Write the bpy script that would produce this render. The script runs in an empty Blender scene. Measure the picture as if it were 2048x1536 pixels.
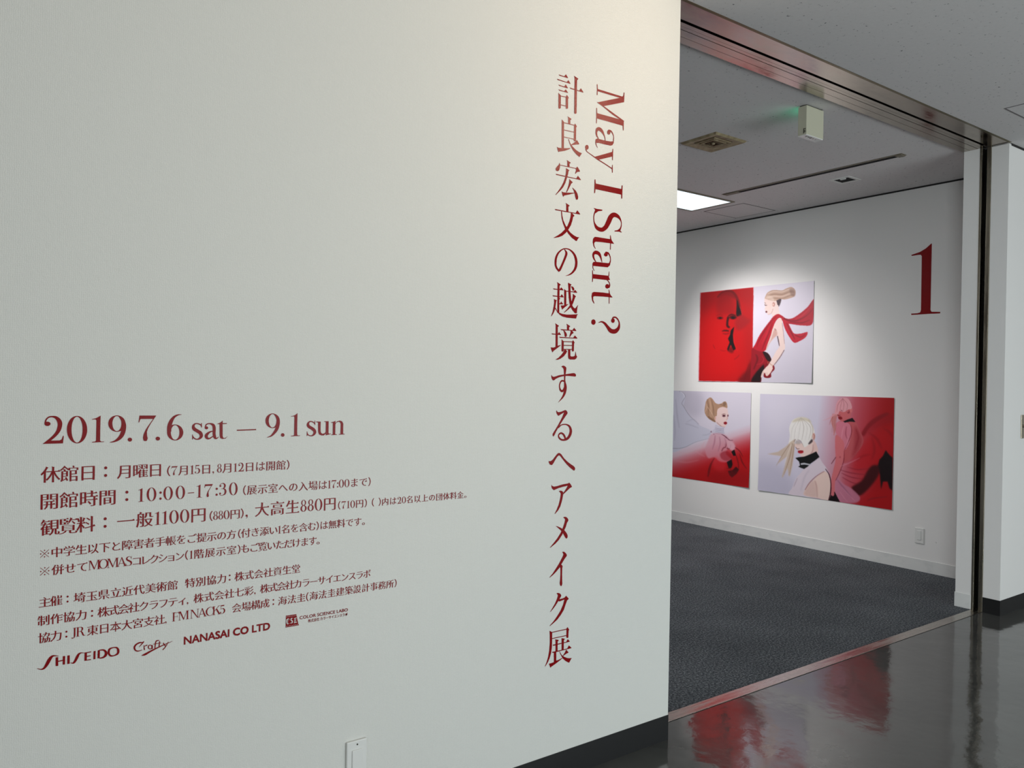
import bpy, math, random
import numpy as np
from mathutils import Matrix, Vector
from mathutils.geometry import tessellate_polygon

random.seed(4)
scn = bpy.context.scene
COL = scn.collection

# ------------------------------------------------------------------ camera
YAW, PITCH, ROLL, FPX, EYE = 0.623188749, -0.00663277, 0.01660170, 1556.41, 1.42
_f = np.array([math.sin(YAW)*math.cos(PITCH), math.cos(YAW)*math.cos(PITCH), math.sin(PITCH)])
_r = np.cross(_f, (0, 0, 1)); _r /= np.linalg.norm(_r); _u = np.cross(_r, _f)
RT = math.cos(ROLL)*_r + math.sin(ROLL)*_u
UP = -math.sin(ROLL)*_r + math.cos(ROLL)*_u
CAM = np.array([0, 0, EYE])
cd = bpy.data.cameras.new('camera'); cam = bpy.data.objects.new('camera', cd); COL.objects.link(cam)
cd.sensor_fit = 'HORIZONTAL'; cd.sensor_width = 36; cd.lens = FPX*36/2048; cd.clip_start = 0.02; cd.clip_end = 60
m = Matrix.Identity(4)
for i in range(3):
    m[i][0], m[i][1], m[i][2], m[i][3] = RT[i], UP[i], -_f[i], CAM[i]
cam.matrix_world = m
scn.camera = cam

# ------------------------------------------------------------------ light
scn.view_settings.view_transform = 'Standard'
scn.view_settings.look = 'None'
scn.view_settings.exposure = 0.0
scn.view_settings.gamma = 1.0
scn.view_settings.use_curve_mapping = False
try: scn.cycles.max_bounces = 8
except Exception: pass
w = bpy.data.worlds.new('world'); scn.world = w; w.use_nodes = True
w.node_tree.nodes['Background'].inputs[0].default_value = (0.86, 0.91, 0.92, 1)
w.node_tree.nodes['Background'].inputs[1].default_value = 0.85

def area(name, loc, target, sx, sy, power, col):
    l = bpy.data.lights.new(name, 'AREA'); l.shape = 'RECTANGLE'; l.size = sx; l.size_y = sy
    l.energy = power; l.color = col
    o = bpy.data.objects.new(name, l); COL.objects.link(o); o.location = loc
    o.rotation_euler = (Vector(target)-Vector(loc)).to_track_quat('-Z', 'Y').to_euler()
    return o
def spot(name, loc, target, power, ang, blend, col, rad=0.04):
    l = bpy.data.lights.new(name, 'SPOT'); l.energy = power; l.spot_size = math.radians(ang)
    l.spot_blend = blend; l.color = col; l.shadow_soft_size = rad
    o = bpy.data.objects.new(name, l); COL.objects.link(o); o.location = loc
    o.rotation_euler = (Vector(target)-Vector(loc)).to_track_quat('-Z', 'Y').to_euler()
    return o
area('daylight_area', (-9.0, -5.0, 1.3), (5.5, 2.2, 1.2), 2.6, 2.2, 340, (0.88, 0.96, 1.0))
area('daylight_area', (3.2, -3.2, 0.8), (2.2, 2.1, 0.4), 4.0, 1.2, 115, (0.86, 0.965, 1.0))  # low cool fill, added to brighten the lower right of the lettered wall
spot('hall_downlight', (2.87, 0.76, 2.88), (0.95, 2.1, 2.5), 72, 104, 1.0, (1.0, 0.77, 0.56), 0.05)
area('gallery_ambient_fill', (2.6, 5.6, 2.93), (2.6, 5.6, 0), 3.0, 1.6, 60, (0.96, 0.97, 1.0))  # unseen overhead fill, added to lift the gallery's ambient light
spot('gallery_spot', (4.35, 4.62, 2.86), (6.02, 4.42, 1.42), 100, 62, 0.85, (1.0, 0.95, 0.95), 0.05)
spot('gallery_spot', (4.60, 5.05, 2.86), (6.02, 4.85, 1.9), 22, 46, 0.8, (1.0, 0.96, 0.96), 0.05)
spot('gallery_spot', (4.20, 4.85, 2.86), (6.02, 4.20, 1.05), 55, 80, 1.0, (1.0, 0.95, 0.95), 0.05)

# ------------------------------------------------------------------ projection helpers (photo pixel -> point on a wall)
def ray(px, py):
    return (px-1024)/FPX*RT - (py-768)/FPX*UP + _f
def hit(px, py, ax, val):
    d = ray(px, py); t = (val-CAM[ax])/d[ax]
    return CAM + t*d
def proj(P):
    d = np.array(P, float)-CAM; z = d@_f
    return 1024+FPX*(d@RT)/z, 768-FPX*(d@UP)/z

YW = 2.1275      # face of the lettered wall
XE = 2.3180      # its free end
XJ = 5.2800      # face of the right jamb
XP = 6.0200      # poster wall
ZH, ZR = 2.930, 2.950   # hall soffit / gallery ceiling
YH = 2.1310      # hall wall right of the opening
YR = 2.3950      # gallery side of the jamb
YF = 8.2

# ------------------------------------------------------------------ object helpers
def tag(o, label=None, cat=None, group=None, kind=None):
    if label: o['label'] = label
    if cat: o['category'] = cat
    if group: o['group'] = group
    if kind: o['kind'] = kind
    return o
def empty(name, loc, label, cat, group=None):
    o = bpy.data.objects.new(name, None); COL.objects.link(o); o.location = loc; o.empty_display_size = 0.05
    return tag(o, label, cat, group)
class MB:
    def __init__(s): s.v = []; s.f = []
    def box(s, x0, x1, y0, y1, z0, z1):
        b = len(s.v)
        s.v += [(x0,y0,z0),(x1,y0,z0),(x1,y1,z0),(x0,y1,z0),(x0,y0,z1),(x1,y0,z1),(x1,y1,z1),(x0,y1,z1)]
        s.f += [tuple(b+i for i in q) for q in ((0,3,2,1),(4,5,6,7),(0,1,5,4),(1,2,6,5),(2,3,7,6),(3,0,4,7))]
        return s
    def quad(s, *p):
        b = len(s.v); s.v += list(p); s.f.append(tuple(range(b, b+len(p)))); return s
    def cyl(s, c, ax, r, h, n=20, r2=None):
        r2 = r if r2 is None else r2
        ax = Vector(ax).normalized(); t = ax.orthogonal().normalized(); q = ax.cross(t); c = Vector(c)
        b = len(s.v)
        for k in range(n):
            a = 2*math.pi*k/n; s.v.append(tuple(c+(t*math.cos(a)+q*math.sin(a))*r))
        for k in range(n):
            a = 2*math.pi*k/n; s.v.append(tuple(c+ax*h+(t*math.cos(a)+q*math.sin(a))*r2))
        for k in range(n): s.f.append((b+k, b+(k+1)%n, b+n+(k+1)%n, b+n+k))
        s.f.append(tuple(range(b+n-1, b-1, -1))); s.f.append(tuple(range(b+n, b+2*n)))
        return s
    def build(s, name, mat, parent=None, bevel=0):
        me = bpy.data.meshes.new(name); P = Vector(parent.location) if parent else Vector((0,0,0))
        me.from_pydata([tuple(Vector(v)-P) for v in s.v], [], s.f); me.update()
        me.materials.append(mat)
        o = bpy.data.objects.new(name, me); COL.objects.link(o)
        if parent: o.parent = parent
        if bevel:
            md = o.modifiers.new('bevel', 'BEVEL'); md.width = bevel; md.segments = 2; md.limit_method = 'ANGLE'
        return o

# ------------------------------------------------------------------ materials
def srgb(r, g, b):
    def c(v):
        v /= 255
        return v/12.92 if v <= 0.04045 else ((v+0.055)/1.055)**2.4
    return (c(r), c(g), c(b), 1)
def mat(name, col, rough=0.6, metal=0.0, spec=0.5):
    mt = bpy.data.materials.new(name); mt.use_nodes = True
    b = mt.node_tree.nodes['Principled BSDF']
    b.inputs['Base Color'].default_value = col; b.inputs['Roughness'].default_value = rough
    b.inputs['Metallic'].default_value = metal; b.inputs['Specular IOR Level'].default_value = spec
    return mt, mt.node_tree, b
def coords(nt, scale=(1,1,1)):
    tc = nt.nodes.new('ShaderNodeTexCoord'); mp = nt.nodes.new('ShaderNodeMapping')
    mp.inputs['Scale'].default_value = scale
    nt.links.new(tc.outputs['Object'], mp.inputs['Vector']); return mp.outputs['Vector']
def noise(nt, vec, scale, detail=4, rough=0.5):
    n = nt.nodes.new('ShaderNodeTexNoise'); n.inputs['Scale'].default_value = scale
    n.inputs['Detail'].default_value = detail; n.inputs['Roughness'].default_value = rough
    nt.links.new(vec, n.inputs['Vector']); return n.outputs['Fac']
def ramp(nt, fac, stops):
    r = nt.nodes.new('ShaderNodeValToRGB'); nt.links.new(fac, r.inputs['Fac'])
    e = r.color_ramp.elements
    e[0].position, e[0].color = stops[0]; e[1].position, e[1].color = stops[-1]
    for p, c in stops[1:-1]:
        k = e.new(p); k.color = c
    return r.outputs['Color']
def bump(nt, b, h, strength, dist):
    n = nt.nodes.new('ShaderNodeBump'); n.inputs['Strength'].default_value = strength
    n.inputs['Distance'].default_value = dist
    nt.links.new(h, n.inputs['Height']); nt.links.new(n.outputs['Normal'], b.inputs['Normal'])
def math_n(nt, op, a, b_):
    n = nt.nodes.new('ShaderNodeMath'); n.operation = op
    for i, v in enumerate((a, b_)):
        if isinstance(v, (int, float)): n.inputs[i].default_value = v
        else: nt.links.new(v, n.inputs[i])
    return n.outputs[0]
def wave(nt, vec, axis, scale, dist=5.0):
    n = nt.nodes.new('ShaderNodeTexWave'); n.wave_type = 'BANDS'; n.bands_direction = axis
    n.inputs['Scale'].default_value = scale; n.inputs['Distortion'].default_value = dist
    n.inputs['Detail Scale'].default_value = 2; n.inputs['Detail'].default_value = 2
    nt.links.new(vec, n.inputs['Vector']); return n.outputs['Fac']

def woven_paint(name, col, strength=0.35, s=150):
    mt, nt, b = mat(name, col, 0.62, 0, 0.35)
    v = coords(nt)
    h = math_n(nt, 'ADD', math_n(nt, 'MULTIPLY', wave(nt, v, 'X', s), 0.5), math_n(nt, 'MULTIPLY', wave(nt, v, 'Z', s), 0.5))
    h = math_n(nt, 'ADD', h, math_n(nt, 'MULTIPLY', noise(nt, v, 85, 5, 0.7), 2.2))
    bump(nt, b, h, strength, 0.0010)
    return mt
M = {}
M['wall_text'] = woven_paint('woven_white_wallcovering', srgb(220, 220, 214), 0.32, 72)
M['wall'] = woven_paint('white_wall_paint', srgb(234, 232, 229), 0.15, 120)
mt, nt, b = mat('gallery_ceiling_board', srgb(196, 190, 190), 0.85)
v = coords(nt); f = noise(nt, v, 55, 3, 0.7)
nt.links.new(ramp(nt, f, [(0.0, srgb(60, 60, 62)), (0.305, srgb(84, 84, 86)), (0.335, srgb(216, 213, 212)), (1.0, srgb(224, 221, 220))]), b.inputs['Base Color'])
bump(nt, b, f, 0.25, 0.002); M['ceiling'] = mt
mt, nt, b = mat('gap_shade', srgb(34, 32, 31), 0.8); M['gap'] = mt
mt, nt, b = mat('black', (0.002, 0.002, 0.002, 1), 0.7, 0, 0.2); M['black'] = mt
mt, nt, b = mat('black_vinyl_baseboard', srgb(22, 22, 23), 0.45)
bump(nt, b, noise(nt, coords(nt), 25, 4), 0.2, 0.002); M['base_black'] = mt
mt, nt, b = mat('white_baseboard', srgb(222, 222, 219), 0.4)
f = noise(nt, coords(nt, (1, 1, 2)), 7, 5, 0.6)
nt.links.new(ramp(nt, f, [(0.25, srgb(208, 209, 207)), (0.5, srgb(224, 224, 221))]), b.inputs['Base Color']); M['base_white'] = mt
mt, nt, b = mat('charcoal_carpet', srgb(60, 64, 68), 0.95, 0, 0.1)
v = coords(nt); f = noise(nt, v, 95, 5, 0.85); g = noise(nt, v, 2.5, 2)
mx = math_n(nt, 'ADD', math_n(nt, 'MULTIPLY', f, 0.93), math_n(nt, 'MULTIPLY', g, 0.07))
nt.links.new(ramp(nt, mx, [(0.36, srgb(26, 28, 31)), (0.50, srgb(84, 88, 92)), (0.64, srgb(160, 164, 168))]), b.inputs['Base Color'])
bump(nt, b, f, 0.9, 0.004); M['carpet'] = mt
mt, nt, b = mat('polished_dark_floor', srgb(46, 46, 45), 0.07, 0, 1.0)
v = coords(nt); f = noise(nt, v, 2.6, 4, 0.55)
nt.links.new(ramp(nt, f, [(0.3, srgb(66, 66, 64)), (0.7, srgb(80, 80, 77))]), b.inputs['Base Color'])
rr = ramp(nt, noise(nt, v, 9, 5, 0.7), [(0.35, (0.05,)*3+(1,)), (0.75, (0.13,)*3+(1,))])
nt.links.new(rr, b.inputs['Roughness'])
h = math_n(nt, 'ADD', noise(nt, v, 5.5, 2), math_n(nt, 'MULTIPLY', noise(nt, v, 40, 3), 0.10))
bump(nt, b, h, 0.10, 0.02); M['floor'] = mt
def steel(name, base, rough, sc):
    mt, nt, b = mat(name, base, rough, 1.0)
    v = coords(nt, sc); f = noise(nt, v, 6, 5, 0.6)
    nt.links.new(ramp(nt, f, [(0.25, tuple(c*0.72 for c in base[:3])+(1,)), (0.6, base)]), b.inputs['Base Color'])
    nt.links.new(ramp(nt, f, [(0.3, (rough*0.7,)*3+(1,)), (0.7, (rough*1.5,)*3+(1,))]), b.inputs['Roughness'])
    return mt
M['steel'] = steel('aged_stainless_steel', srgb(172, 162, 150), 0.17, (1.2, 4, 1))
M['steel_jamb'] = steel('aged_stainless_jamb', srgb(176, 168, 150), 0.28, (8, 8, 0.5))
M['steel_edge'] = steel('olive_edge_strip', srgb(120, 112, 84), 0.35, (0.5, 8, 1))
M['steel_sill'] = steel('brushed_threshold_steel', srgb(186, 178, 170), 0.24, (0.5, 9, 1))
mt, nt, b = mat('red_vinyl_lettering', srgb(130, 0, 6), 0.24, 0, 0.12)
bump(nt, b, noise(nt, coords(nt), 420, 3, 0.6), 0.40, 0.0009); M['vinyl'] = mt
mt, nt, b = mat('white_vinyl', srgb(222, 220, 216), 0.5); M['vinyl_white'] = mt
mt, nt, b = mat('white_plastic', srgb(226, 226, 222), 0.35); M['plastic'] = mt
mt, nt, b = mat('cream_plastic', srgb(200, 198, 176), 0.5); M['cream'] = mt
mt, nt, b = mat('beige_diffuser', srgb(176, 158, 124), 0.6)
nt.links.new(ramp(nt, noise(nt, coords(nt), 22, 5), [(0.3, srgb(128, 108, 80)), (0.7, srgb(180, 164, 130))]), b.inputs['Base Color']); M['vent'] = mt
mt, nt, b = mat('dark_diffuser_core', srgb(92, 72, 50), 0.8); M['vent_core'] = mt  # darker brown than the diffuser frame
mt, nt, b = mat('bronze_rail', srgb(120, 112, 96), 0.5); M['rail'] = mt
mt, nt, b = mat('ink', srgb(62, 60, 48), 0.7); M['ink'] = mt
mt, nt, b = mat('ceiling_lamp_panel', (1, 1, 1, 1), 0.5)
b.inputs['Emission Color'].default_value = (0.80, 0.95, 1.0, 1); b.inputs['Emission Strength'].default_value = 1.15
f = wave(nt, coords(nt), 'Y', 6, 0.5)
nt.links.new(ramp(nt, f, [(0.0, (0.70, 0.90, 1.0, 1)), (1.0, (1.0, 1.0, 1.0, 1))]), b.inputs['Emission Color']); M['lamp'] = mt
mt, nt, b = mat('green_exit_light', (0.05, 0.6, 0.3, 1), 0.5)
b.inputs['Emission Color'].default_value = (0.12, 1.0, 0.55, 1); b.inputs['Emission Strength'].default_value = 1.2; M['green'] = mt

# ------------------------------------------------------------------ the setting
def struct(o): o['kind'] = 'structure'; return o
struct(MB().box(-4, 9, -4, 2.2305, -0.1, 0.0).build('floor', M['floor']))
struct(MB().box(-4, XP+0.15, 2.2950, YF, -0.1, 0.0).build('floor', M['carpet']))
struct(MB().box(-4, 9, -4, 2.1180, ZH, ZH+0.2).build('ceiling', M['ceiling']))
struct(MB().box(-4, XP+0.15, 2.4040, YF, ZR, ZR+0.2).build('ceiling', M['ceiling']))
wt = struct(MB().box(-4, XE, YW, 2.2280, 0.0, ZH).build('wall_left', M['wall_text']))
struct(MB().box(XP, XP+0.15, YR, YF, 0.0, ZR).build('wall_right', M['wall']))
struct(MB().box(-4, XP+0.15, YF, YF+0.15, 0.0, ZR).build('wall_back', M['wall']))
struct(MB().box(-4.15, -4, -1.8, 2.1, 0.0, ZH).build('wall_hall_blocker', M['wall']))  # unseen wall, its length set to shade the lettered wall's left side
struct(MB().box(-4.15, -4, 2.2305, YF, 0.0, ZH).build('wall_far_left', M['wall']))
struct(MB().box(9, 9.15, -4, YR, 0.0, ZH).build('wall_far_right', M['wall']))
# jamb return and hall wall, one L of wall with a slot for the shutter guide
j = MB().box(XJ, 9, YH, 2.2300, 0.0, ZH-0.006)
j.box(XJ, XP, 2.2990, YR, 0.0, ZH+0.0195)
j.box(XJ+0.06, 9, 2.2300, 2.2990, 0.0, ZH-0.006)
j.box(XP, 9, 2.2990, YR, 0.0, ZH-0.006)
j.box(XJ+0.0055, 9, 2.1185, 2.2300, ZH, ZH+0.2)  # this and the next two: unseen caps added to stop light leaking in
j.box(XJ+0.0005, 9, 2.2625, 2.4035, ZH+0.0205, ZH+0.2)
j.box(XJ+0.0305, 9, 2.2300, 2.2625, ZH-0.002, ZH+0.2)
struct(j.build('wall_hall', M['wall']))
# baseboards
struct(MB().box(-4, XE+0.0005, YW-0.0025, 2.2285, 0.0, 0.0975).build('baseboard_left', M['base_black']))
b_ = MB().box(XJ-0.003, XJ+0.02, YH-0.003, 2.2300, 0.0, 0.095); b_.box(XJ+0.02, 9, YH-0.003, YH+0.02, 0.0, 0.095)
struct(b_.build('baseboard_hall', M['base_black']))
struct(MB().box(XJ-0.004, XJ+0.02, 2.2990, YR+0.004, 0.0, 0.092).build('baseboard_jamb', M['base_white'], bevel=0.0015))
struct(MB().box(XP-0.006, XP+0.02, YR+0.005, YF, 0.0, 0.093).build('baseboard_right', M['base_white'], bevel=0.002))
# dark strips along the wall tops, shade of the gaps put into their colour
struct(MB().box(XP-0.004, XP+0.01, YR+0.005, YF, ZR-0.012, ZR+0.001).build('trim_1', M['gap']))
struct(MB().box(XJ+0.03, 9, YH-0.002, YH+0.01, ZH-0.014, ZH+0.001).build('trim_2', M['gap']))

# stainless shutter frame around the opening: header soffit, jamb guide, sill
hd = struct(MB().box(XE-1.4, XJ, 2.1320, 2.2440, ZH, ZH+0.03).build('trim_3', M['steel']))
MB().box(XE-1.4, XJ+0.005, 2.1180, 2.1320, ZH-0.0015, ZH+0.03).build('edge_strip', M['steel_edge'], hd)
MB().box(XE-1.4, XJ+0.03, 2.2440, 2.2620, ZH+0.02, ZH+0.20).build('shutter_slot', M['black'], hd)
MB().box(XE-1.4, XJ, 2.2620, 2.2860, ZH, ZH+0.03).build('inner_plate', M['steel'], hd)
MB().box(XE-1.4, XJ, 2.2880, 2.3080, ZH+0.0006, ZH+0.03).build('inner_plate', M['steel'], hd)
MB().box(XE-1.4, XJ, 2.3110, 2.3560, ZH, ZH+0.03).build('inner_plate', M['steel'], hd)
MB().box(XE-1.4, XJ, 2.3580, 2.4040, ZH, ZH+0.03).build('inner_plate', M['steel'], hd)
jg = struct(MB().box(XJ-0.002, XJ+0.055, 2.2305, 2.2310, 0.0, ZH).build('trim_4', M['steel_jamb']))
MB().box(XJ-0.002, XJ+0.05, 2.2312, 2.2560, 0.0, ZH).build('guide_flange', M['steel_jamb'], jg, bevel=0.001)
MB().box(XJ-0.002, XJ+0.05, 2.2850, 2.2985, 0.0, ZH).build('guide_flange', M['steel_jamb'], jg, bevel=0.001)
MB().box(XJ+0.045, XJ+0.055, 2.2560, 2.2850, 0.0, ZH).build('guide_groove', M['black'], jg)
struct(MB().box(-4, XJ+0.055, 2.2320, 2.2950, -0.05, 0.0025).build('trim_5', M['steel_sill'], bevel=0.0008))
struct(MB().box(-4, XJ+0.02, 2.2295, 2.2325, -0.05, 0.0004).build('trim_6', M['black']))

# ------------------------------------------------------------------ flat shapes: strokes, polygons, rings
def crom(pts, n=6, closed=False):
    P = np.array(pts, float); k = len(P); out = []
    rng = range(k if closed else k-1)
    for i in rng:
        if closed: a, b, c, d = P[(i-1)%k], P[i], P[(i+1)%k], P[(i+2)%k]
        else: a, b, c, d = P[max(i-1,0)], P[i], P[i+1], P[min(i+2,k-1)]
        for t in np.arange(n)/n:
            out.append(0.5*((2*b)+(-a+c)*t+(2*a-5*b+4*c-d)*t*t+(-a+3*b-3*c+d)*t**3))
    if not closed: out.append(P[-1])
    return np.array(out)
class Shape:                                   # 2D mesh pieces
    def __init__(s): s.v = []; s.f = []; s.l = []; s.n = 0
    def add(s, v, f, layers=None):             # each overlapping piece of foil lies a hair above the last
        b = len(s.v); s.v += [tuple(map(float, p[:2])) for p in v]; s.f += [tuple(b+i for i in q) for q in f]
        s.l += list(layers) if layers is not None else [s.n]*len(v); s.n += 1
    def P(s, *pts):
        v = list(pts)
        t = tessellate_polygon([[Vector((p[0], p[1], 0)) for p in v]])
        s.add(v, t); return s
    def loops(s, loops):
        ar = lambda l: 0.5*sum(l[i][0]*l[(i+1)%len(l)][1]-l[(i+1)%len(l)][0]*l[i][1] for i in range(len(l)))
        def inside(p, l):
            c = False
            for i in range(len(l)):
                a, b = l[i-1], l[i]
                if (a[1] > p[1]) != (b[1] > p[1]) and p[0] < a[0]+(p[1]-a[1])*(b[0]-a[0])/(b[1]-a[1]): c = not c
            return c
        outs = [l for l in loops if ar(l) > 0]; holes = [l for l in loops if ar(l) <= 0]
        own = {}
        for h in holes:
            c = [k for k, o in enumerate(outs) if inside(h[0], o)]
            if c: own.setdefault(min(c, key=lambda k: ar(outs[k])), []).append(h)
        for k, o in enumerate(outs):
            ls = [o]+own.get(k, [])
            s.add([p for l in ls for p in l], tessellate_polygon([[Vector((p[0], p[1], 0)) for p in l] for l in ls]))
    def C(s, *pts): return s.P(*[tuple(p) for p in crom([p[:2] for p in pts], 5, True)])
    def E(s, cx, cy, rx, ry, n=28):
        return s.add([(cx+rx*math.cos(2*math.pi*k/n), cy+ry*math.sin(2*math.pi*k/n)) for k in range(n)], [tuple(range(n))]) or s
    def R(s, cx, cy, ox, oy, ix, iy, n=40):
        v = []; f = []
        for k in range(n):
            a = 2*math.pi*k/n; v += [(cx+ox*math.cos(a), cy+oy*math.sin(a)), (cx+ix*math.cos(a), cy+iy*math.sin(a))]
            q = (k+1) % n; f.append((2*k, 2*q, 2*q+1, 2*k+1))
        s.add(v, f); return s
    def S(s, *pts, cap=True, n=6):
        c = crom(pts, n) if len(pts) > 2 else np.array(pts, float)
        d = np.gradient(c[:, :2], axis=0); d /= np.linalg.norm(d, axis=1)[:, None]+1e-9
        nn = np.stack([-d[:, 1], d[:, 0]], 1); wd = np.maximum(c[:, 2], 0.2)[:, None]/2
        L, Rr = c[:, :2]+nn*wd, c[:, :2]-nn*wd
        k = len(c); s.add(list(L)+list(Rr), [(i, i+1, k+i+1, k+i) for i in range(k-1)])
        if cap:
            for i in (0, -1): s.E(c[i, 0], c[i, 1], c[i, 2]/2, c[i, 2]/2, 12)
        return s
    def L(s, x0, y0, x1, y1, w): return s.S((x0, y0, w), (x1, y1, w), cap=False)
    def H(s, x0, y0, x1, y1, ax, ay):          # thin horizontal with a triangular end
        d = np.array([x1-x0, y1-y0], float); ln = np.hypot(*d); d /= ln; sl = d[1]/d[0]
        t = 12
        bl = ax-55; yb = y0+(bl-x0)*sl-t
        return s.P((x0-8, y0-t-8), (bl, yb), (ax, ay), (x1, y1-6), (x1-6, y1+t), (x0+22, y0+t+6+22*sl))
    def V(s, x0, y0, x1, y1, w, kind, rnd=False):
        h = w/2
        if kind == 1: s.P((x0-h-18, y0), (x0+w, y0+1.15*w), (x0+.95*w, y0+1.45*w), (x0+h, y0+1.75*w), (x0-h, y0+1.75*w), (x0-h, y0+.8*w)); ys = y0+1.7*w
        elif kind == 2: s.P((x0-h, y0), (x0+h, y0+1.1*w), (x0+h, y0+1.5*w), (x0-h, y0+1.5*w)); ys = y0+1.45*w
        elif kind == 3: s.P((x0-h, y0+.9*w), (x0, y0), (x0+.78*w, y0+1.25*w), (x0+.7*w, y0+1.55*w), (x0+h, y0+1.7*w), (x0-h, y0+1.7*w)); ys = y0+1.65*w
        else: ys = y0
        ye = y1-h if rnd else y1
        s.P((x0-h, ys), (x0+h, ys), (x1+h, ye), (x1-h, ye))
        if rnd: s.E(x1, ye, h, h, 16)
        return s
def to_wall(px, py): p = hit(px, py, 1, YW); return p[0], p[2]
def traced(shape, ox, oy, sc, wall='text'):     # crop pixels -> wall plane
    o = Shape(); o.f = list(shape.f); o.l = shape.l
    for x, y in shape.v:
        if wall == 'text': o.v.append(to_wall(ox+x/sc, oy+y/sc))
        else:
            p = hit(ox+x/sc, oy+y/sc, 0, XP); o.v.append((p[1], p[2]))
    return o
LIFT = 0.0008
def flat_mesh(name, shape, material, parent=None, wall='text', lift=LIFT):
    v = np.array(shape.v, float); f = []
    for q in shape.f:
        p = v[list(q)]
        if len(q) < 3: continue
        ar = 0.5*np.sum(p[:, 0]*np.roll(p[:, 1], -1)-np.roll(p[:, 0], -1)*p[:, 1])
        if abs(ar) < 1e-12: continue
        good = ar > 0 if wall == 'text' else ar < 0
        f.append(tuple(q) if good else tuple(reversed(q)))
    P = np.array(parent.location) if parent else np.zeros(3)
    if wall == 'text': co = [(x-P[0], YW-lift-2e-5*l-P[1], z-P[2]) for (x, z), l in zip(shape.v, shape.l)]
    else: co = [(XP-lift-2e-5*l-P[0], y-P[1], z-P[2]) for (y, z), l in zip(shape.v, shape.l)]
    me = bpy.data.meshes.new(name); me.from_pydata(co, [], f); me.update(); me.materials.append(material)
    o = bpy.data.objects.new(name, me); COL.objects.link(o)
    if parent: o.parent = parent
    return o

# ------------------------------------------------------------------ the Japanese title, one cut-out per character
K = 17.0667
T = []
s = Shape()
s.H(215,172,525,268,455,145).H(155,318,610,465,540,345).H(205,518,520,618,450,492).H(205,680,525,775,450,665)
s.V(240,780,238,1325,82,2,True).V(488,850,487,1330,78,3,True).L(275,888,460,928,26).L(270,1190,460,1234,26)
s.H(590,618,1050,762,965,625).V(792,200,777,1500,82,1,True); T.append((s,1105,140))
s = Shape()
s.V(568,80,568,345,75,1).V(352,185,345,1180,78,2).V(768,325,760,935,75,3,True).L(385,298,745,387,26).L(390,546,740,625,24).L(380,784,740,865,24)
s.P((145,1120),(185,1150),(300,1165),(480,1168),(600,1165),(612,1178),(540,1215),(400,1262),(290,1278),(225,1283),(200,1300),(188,1285))
s.P((533,860),(570,980),(620,1110),(700,1250),(800,1370),(915,1470),(1000,1340),(900,1300),(800,1230),(700,1130),(640,1060),(590,970),(550,855))
s.P((625,1050),(700,1005),(770,950),(820,895),(830,890),(905,1010),(900,1040),(800,1045),(640,1070)); T.append((s,1105,228))
s = Shape()
s.V(625,85,628,325,75,1).C((322,185),(338,250),(330,360),(300,440),(245,468),(197,430),(195,370),(240,310),(292,250)).L(340,259,885,376,24)
s.P((870,375),(930,312),(1020,460),(1005,490),(950,488),(910,510),(865,560),(855,545),(885,440)).H(195,575,1050,762,950,625)
s.P((545,360),(660,440),(630,470),(605,600),(575,700),(520,870),(450,1010),(350,1130),(200,1275),(180,1275),(290,1130),(390,980),(460,840),(510,690),(535,560),(545,450))
s.P((655,735),(770,845),(755,870),(720,895),(650,1040),(570,1190),(545,1190),(600,1040),(640,900),(655,800))
s.P((395,1155),(440,1185),(560,1200),(830,1205),(830,1222),(650,1265),(480,1300),(450,1345),(420,1280))
s.P((750,1022),(800,1060),(880,1140),(930,1230),(958,1340),(950,1420),(920,1445),(885,1430),(860,1350),(840,1240),(800,1120)); T.append((s,1100,315))
s = Shape()
s.V(588,100,588,398,75,1).H(165,325,1025,485,930,350)
s.P((375,380),(405,380),(415,520),(450,690),(520,850),(600,1000),(700,1120),(830,1220),(920,1265),(1000,1270),(960,1310),(905,1405),(880,1395),(740,1290),(620,1150),(510,980),(440,800),(395,620),(380,480))
s.P((712,435),(745,440),(830,535),(815,560),(785,575),(760,700),(710,860),(630,1000),(540,1120),(420,1220),(300,1270),(125,1297),(125,1285),(260,1210),(380,1130),(500,1010),(590,890),(655,740),(695,590),(708,500)); T.append((s,1100,400))
s = Shape()
s.S((525,235,15),(580,320,58),(588,390,74),(555,500,72),(490,660,68),(420,820,70),(365,930,75),(332,975,55))
s.S((335,965,60),(270,890,60),(225,780,62),(222,650,68),(240,520,66),(300,380,58),(390,280,45),(480,225,38),(570,212,36),(680,235,40),(790,320,56),(880,450,72),(925,620,80),(920,790,80),(870,930,72),(780,1040,56),(680,1105,34),(565,1135,8)); T.append((s,1098,485))
s = Shape()
s.V(358,70,352,590,70,1).V(352,560,348,1125,66,0).P((360,590),(415,630),(385,675),(360,670)).H(175,305,525,345,450,250).H(155,540,530,585,470,485)
s.P((370,800),(410,795),(450,735),(520,830),(370,828))
s.P((200,650),(300,695),(275,730),(255,880),(225,1040),(180,1140),(110,1245),(105,1230),(155,1080),(190,900),(208,760))
s.P((255,940),(300,1040),(380,1115),(480,1155),(620,1180),(780,1180),(900,1175),(1015,1165),(985,1210),(955,1315),(820,1305),(640,1285),(500,1250),(400,1190),(310,1090),(240,980))
s.P((550,305),(620,370),(620,835),(700,822),(620,890),(500,990),(485,1018),(430,870),(550,865))
s.L(600,380,885,408,28).P((870,395),(920,335),(990,420),(980,440),(860,425))
s.P((680,90),(800,155),(765,200),(762,340),(770,500),(785,660),(820,860),(860,930),(910,970),(935,960),(1025,850),(1000,930),(985,1040),(985,1120),(950,1145),(900,1120),(830,1030),(770,930),(730,800),(705,600),(695,420),(690,250))
s.C((785,215),(850,235),(890,290),(885,345),(855,370),(830,340),(810,280))
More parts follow.
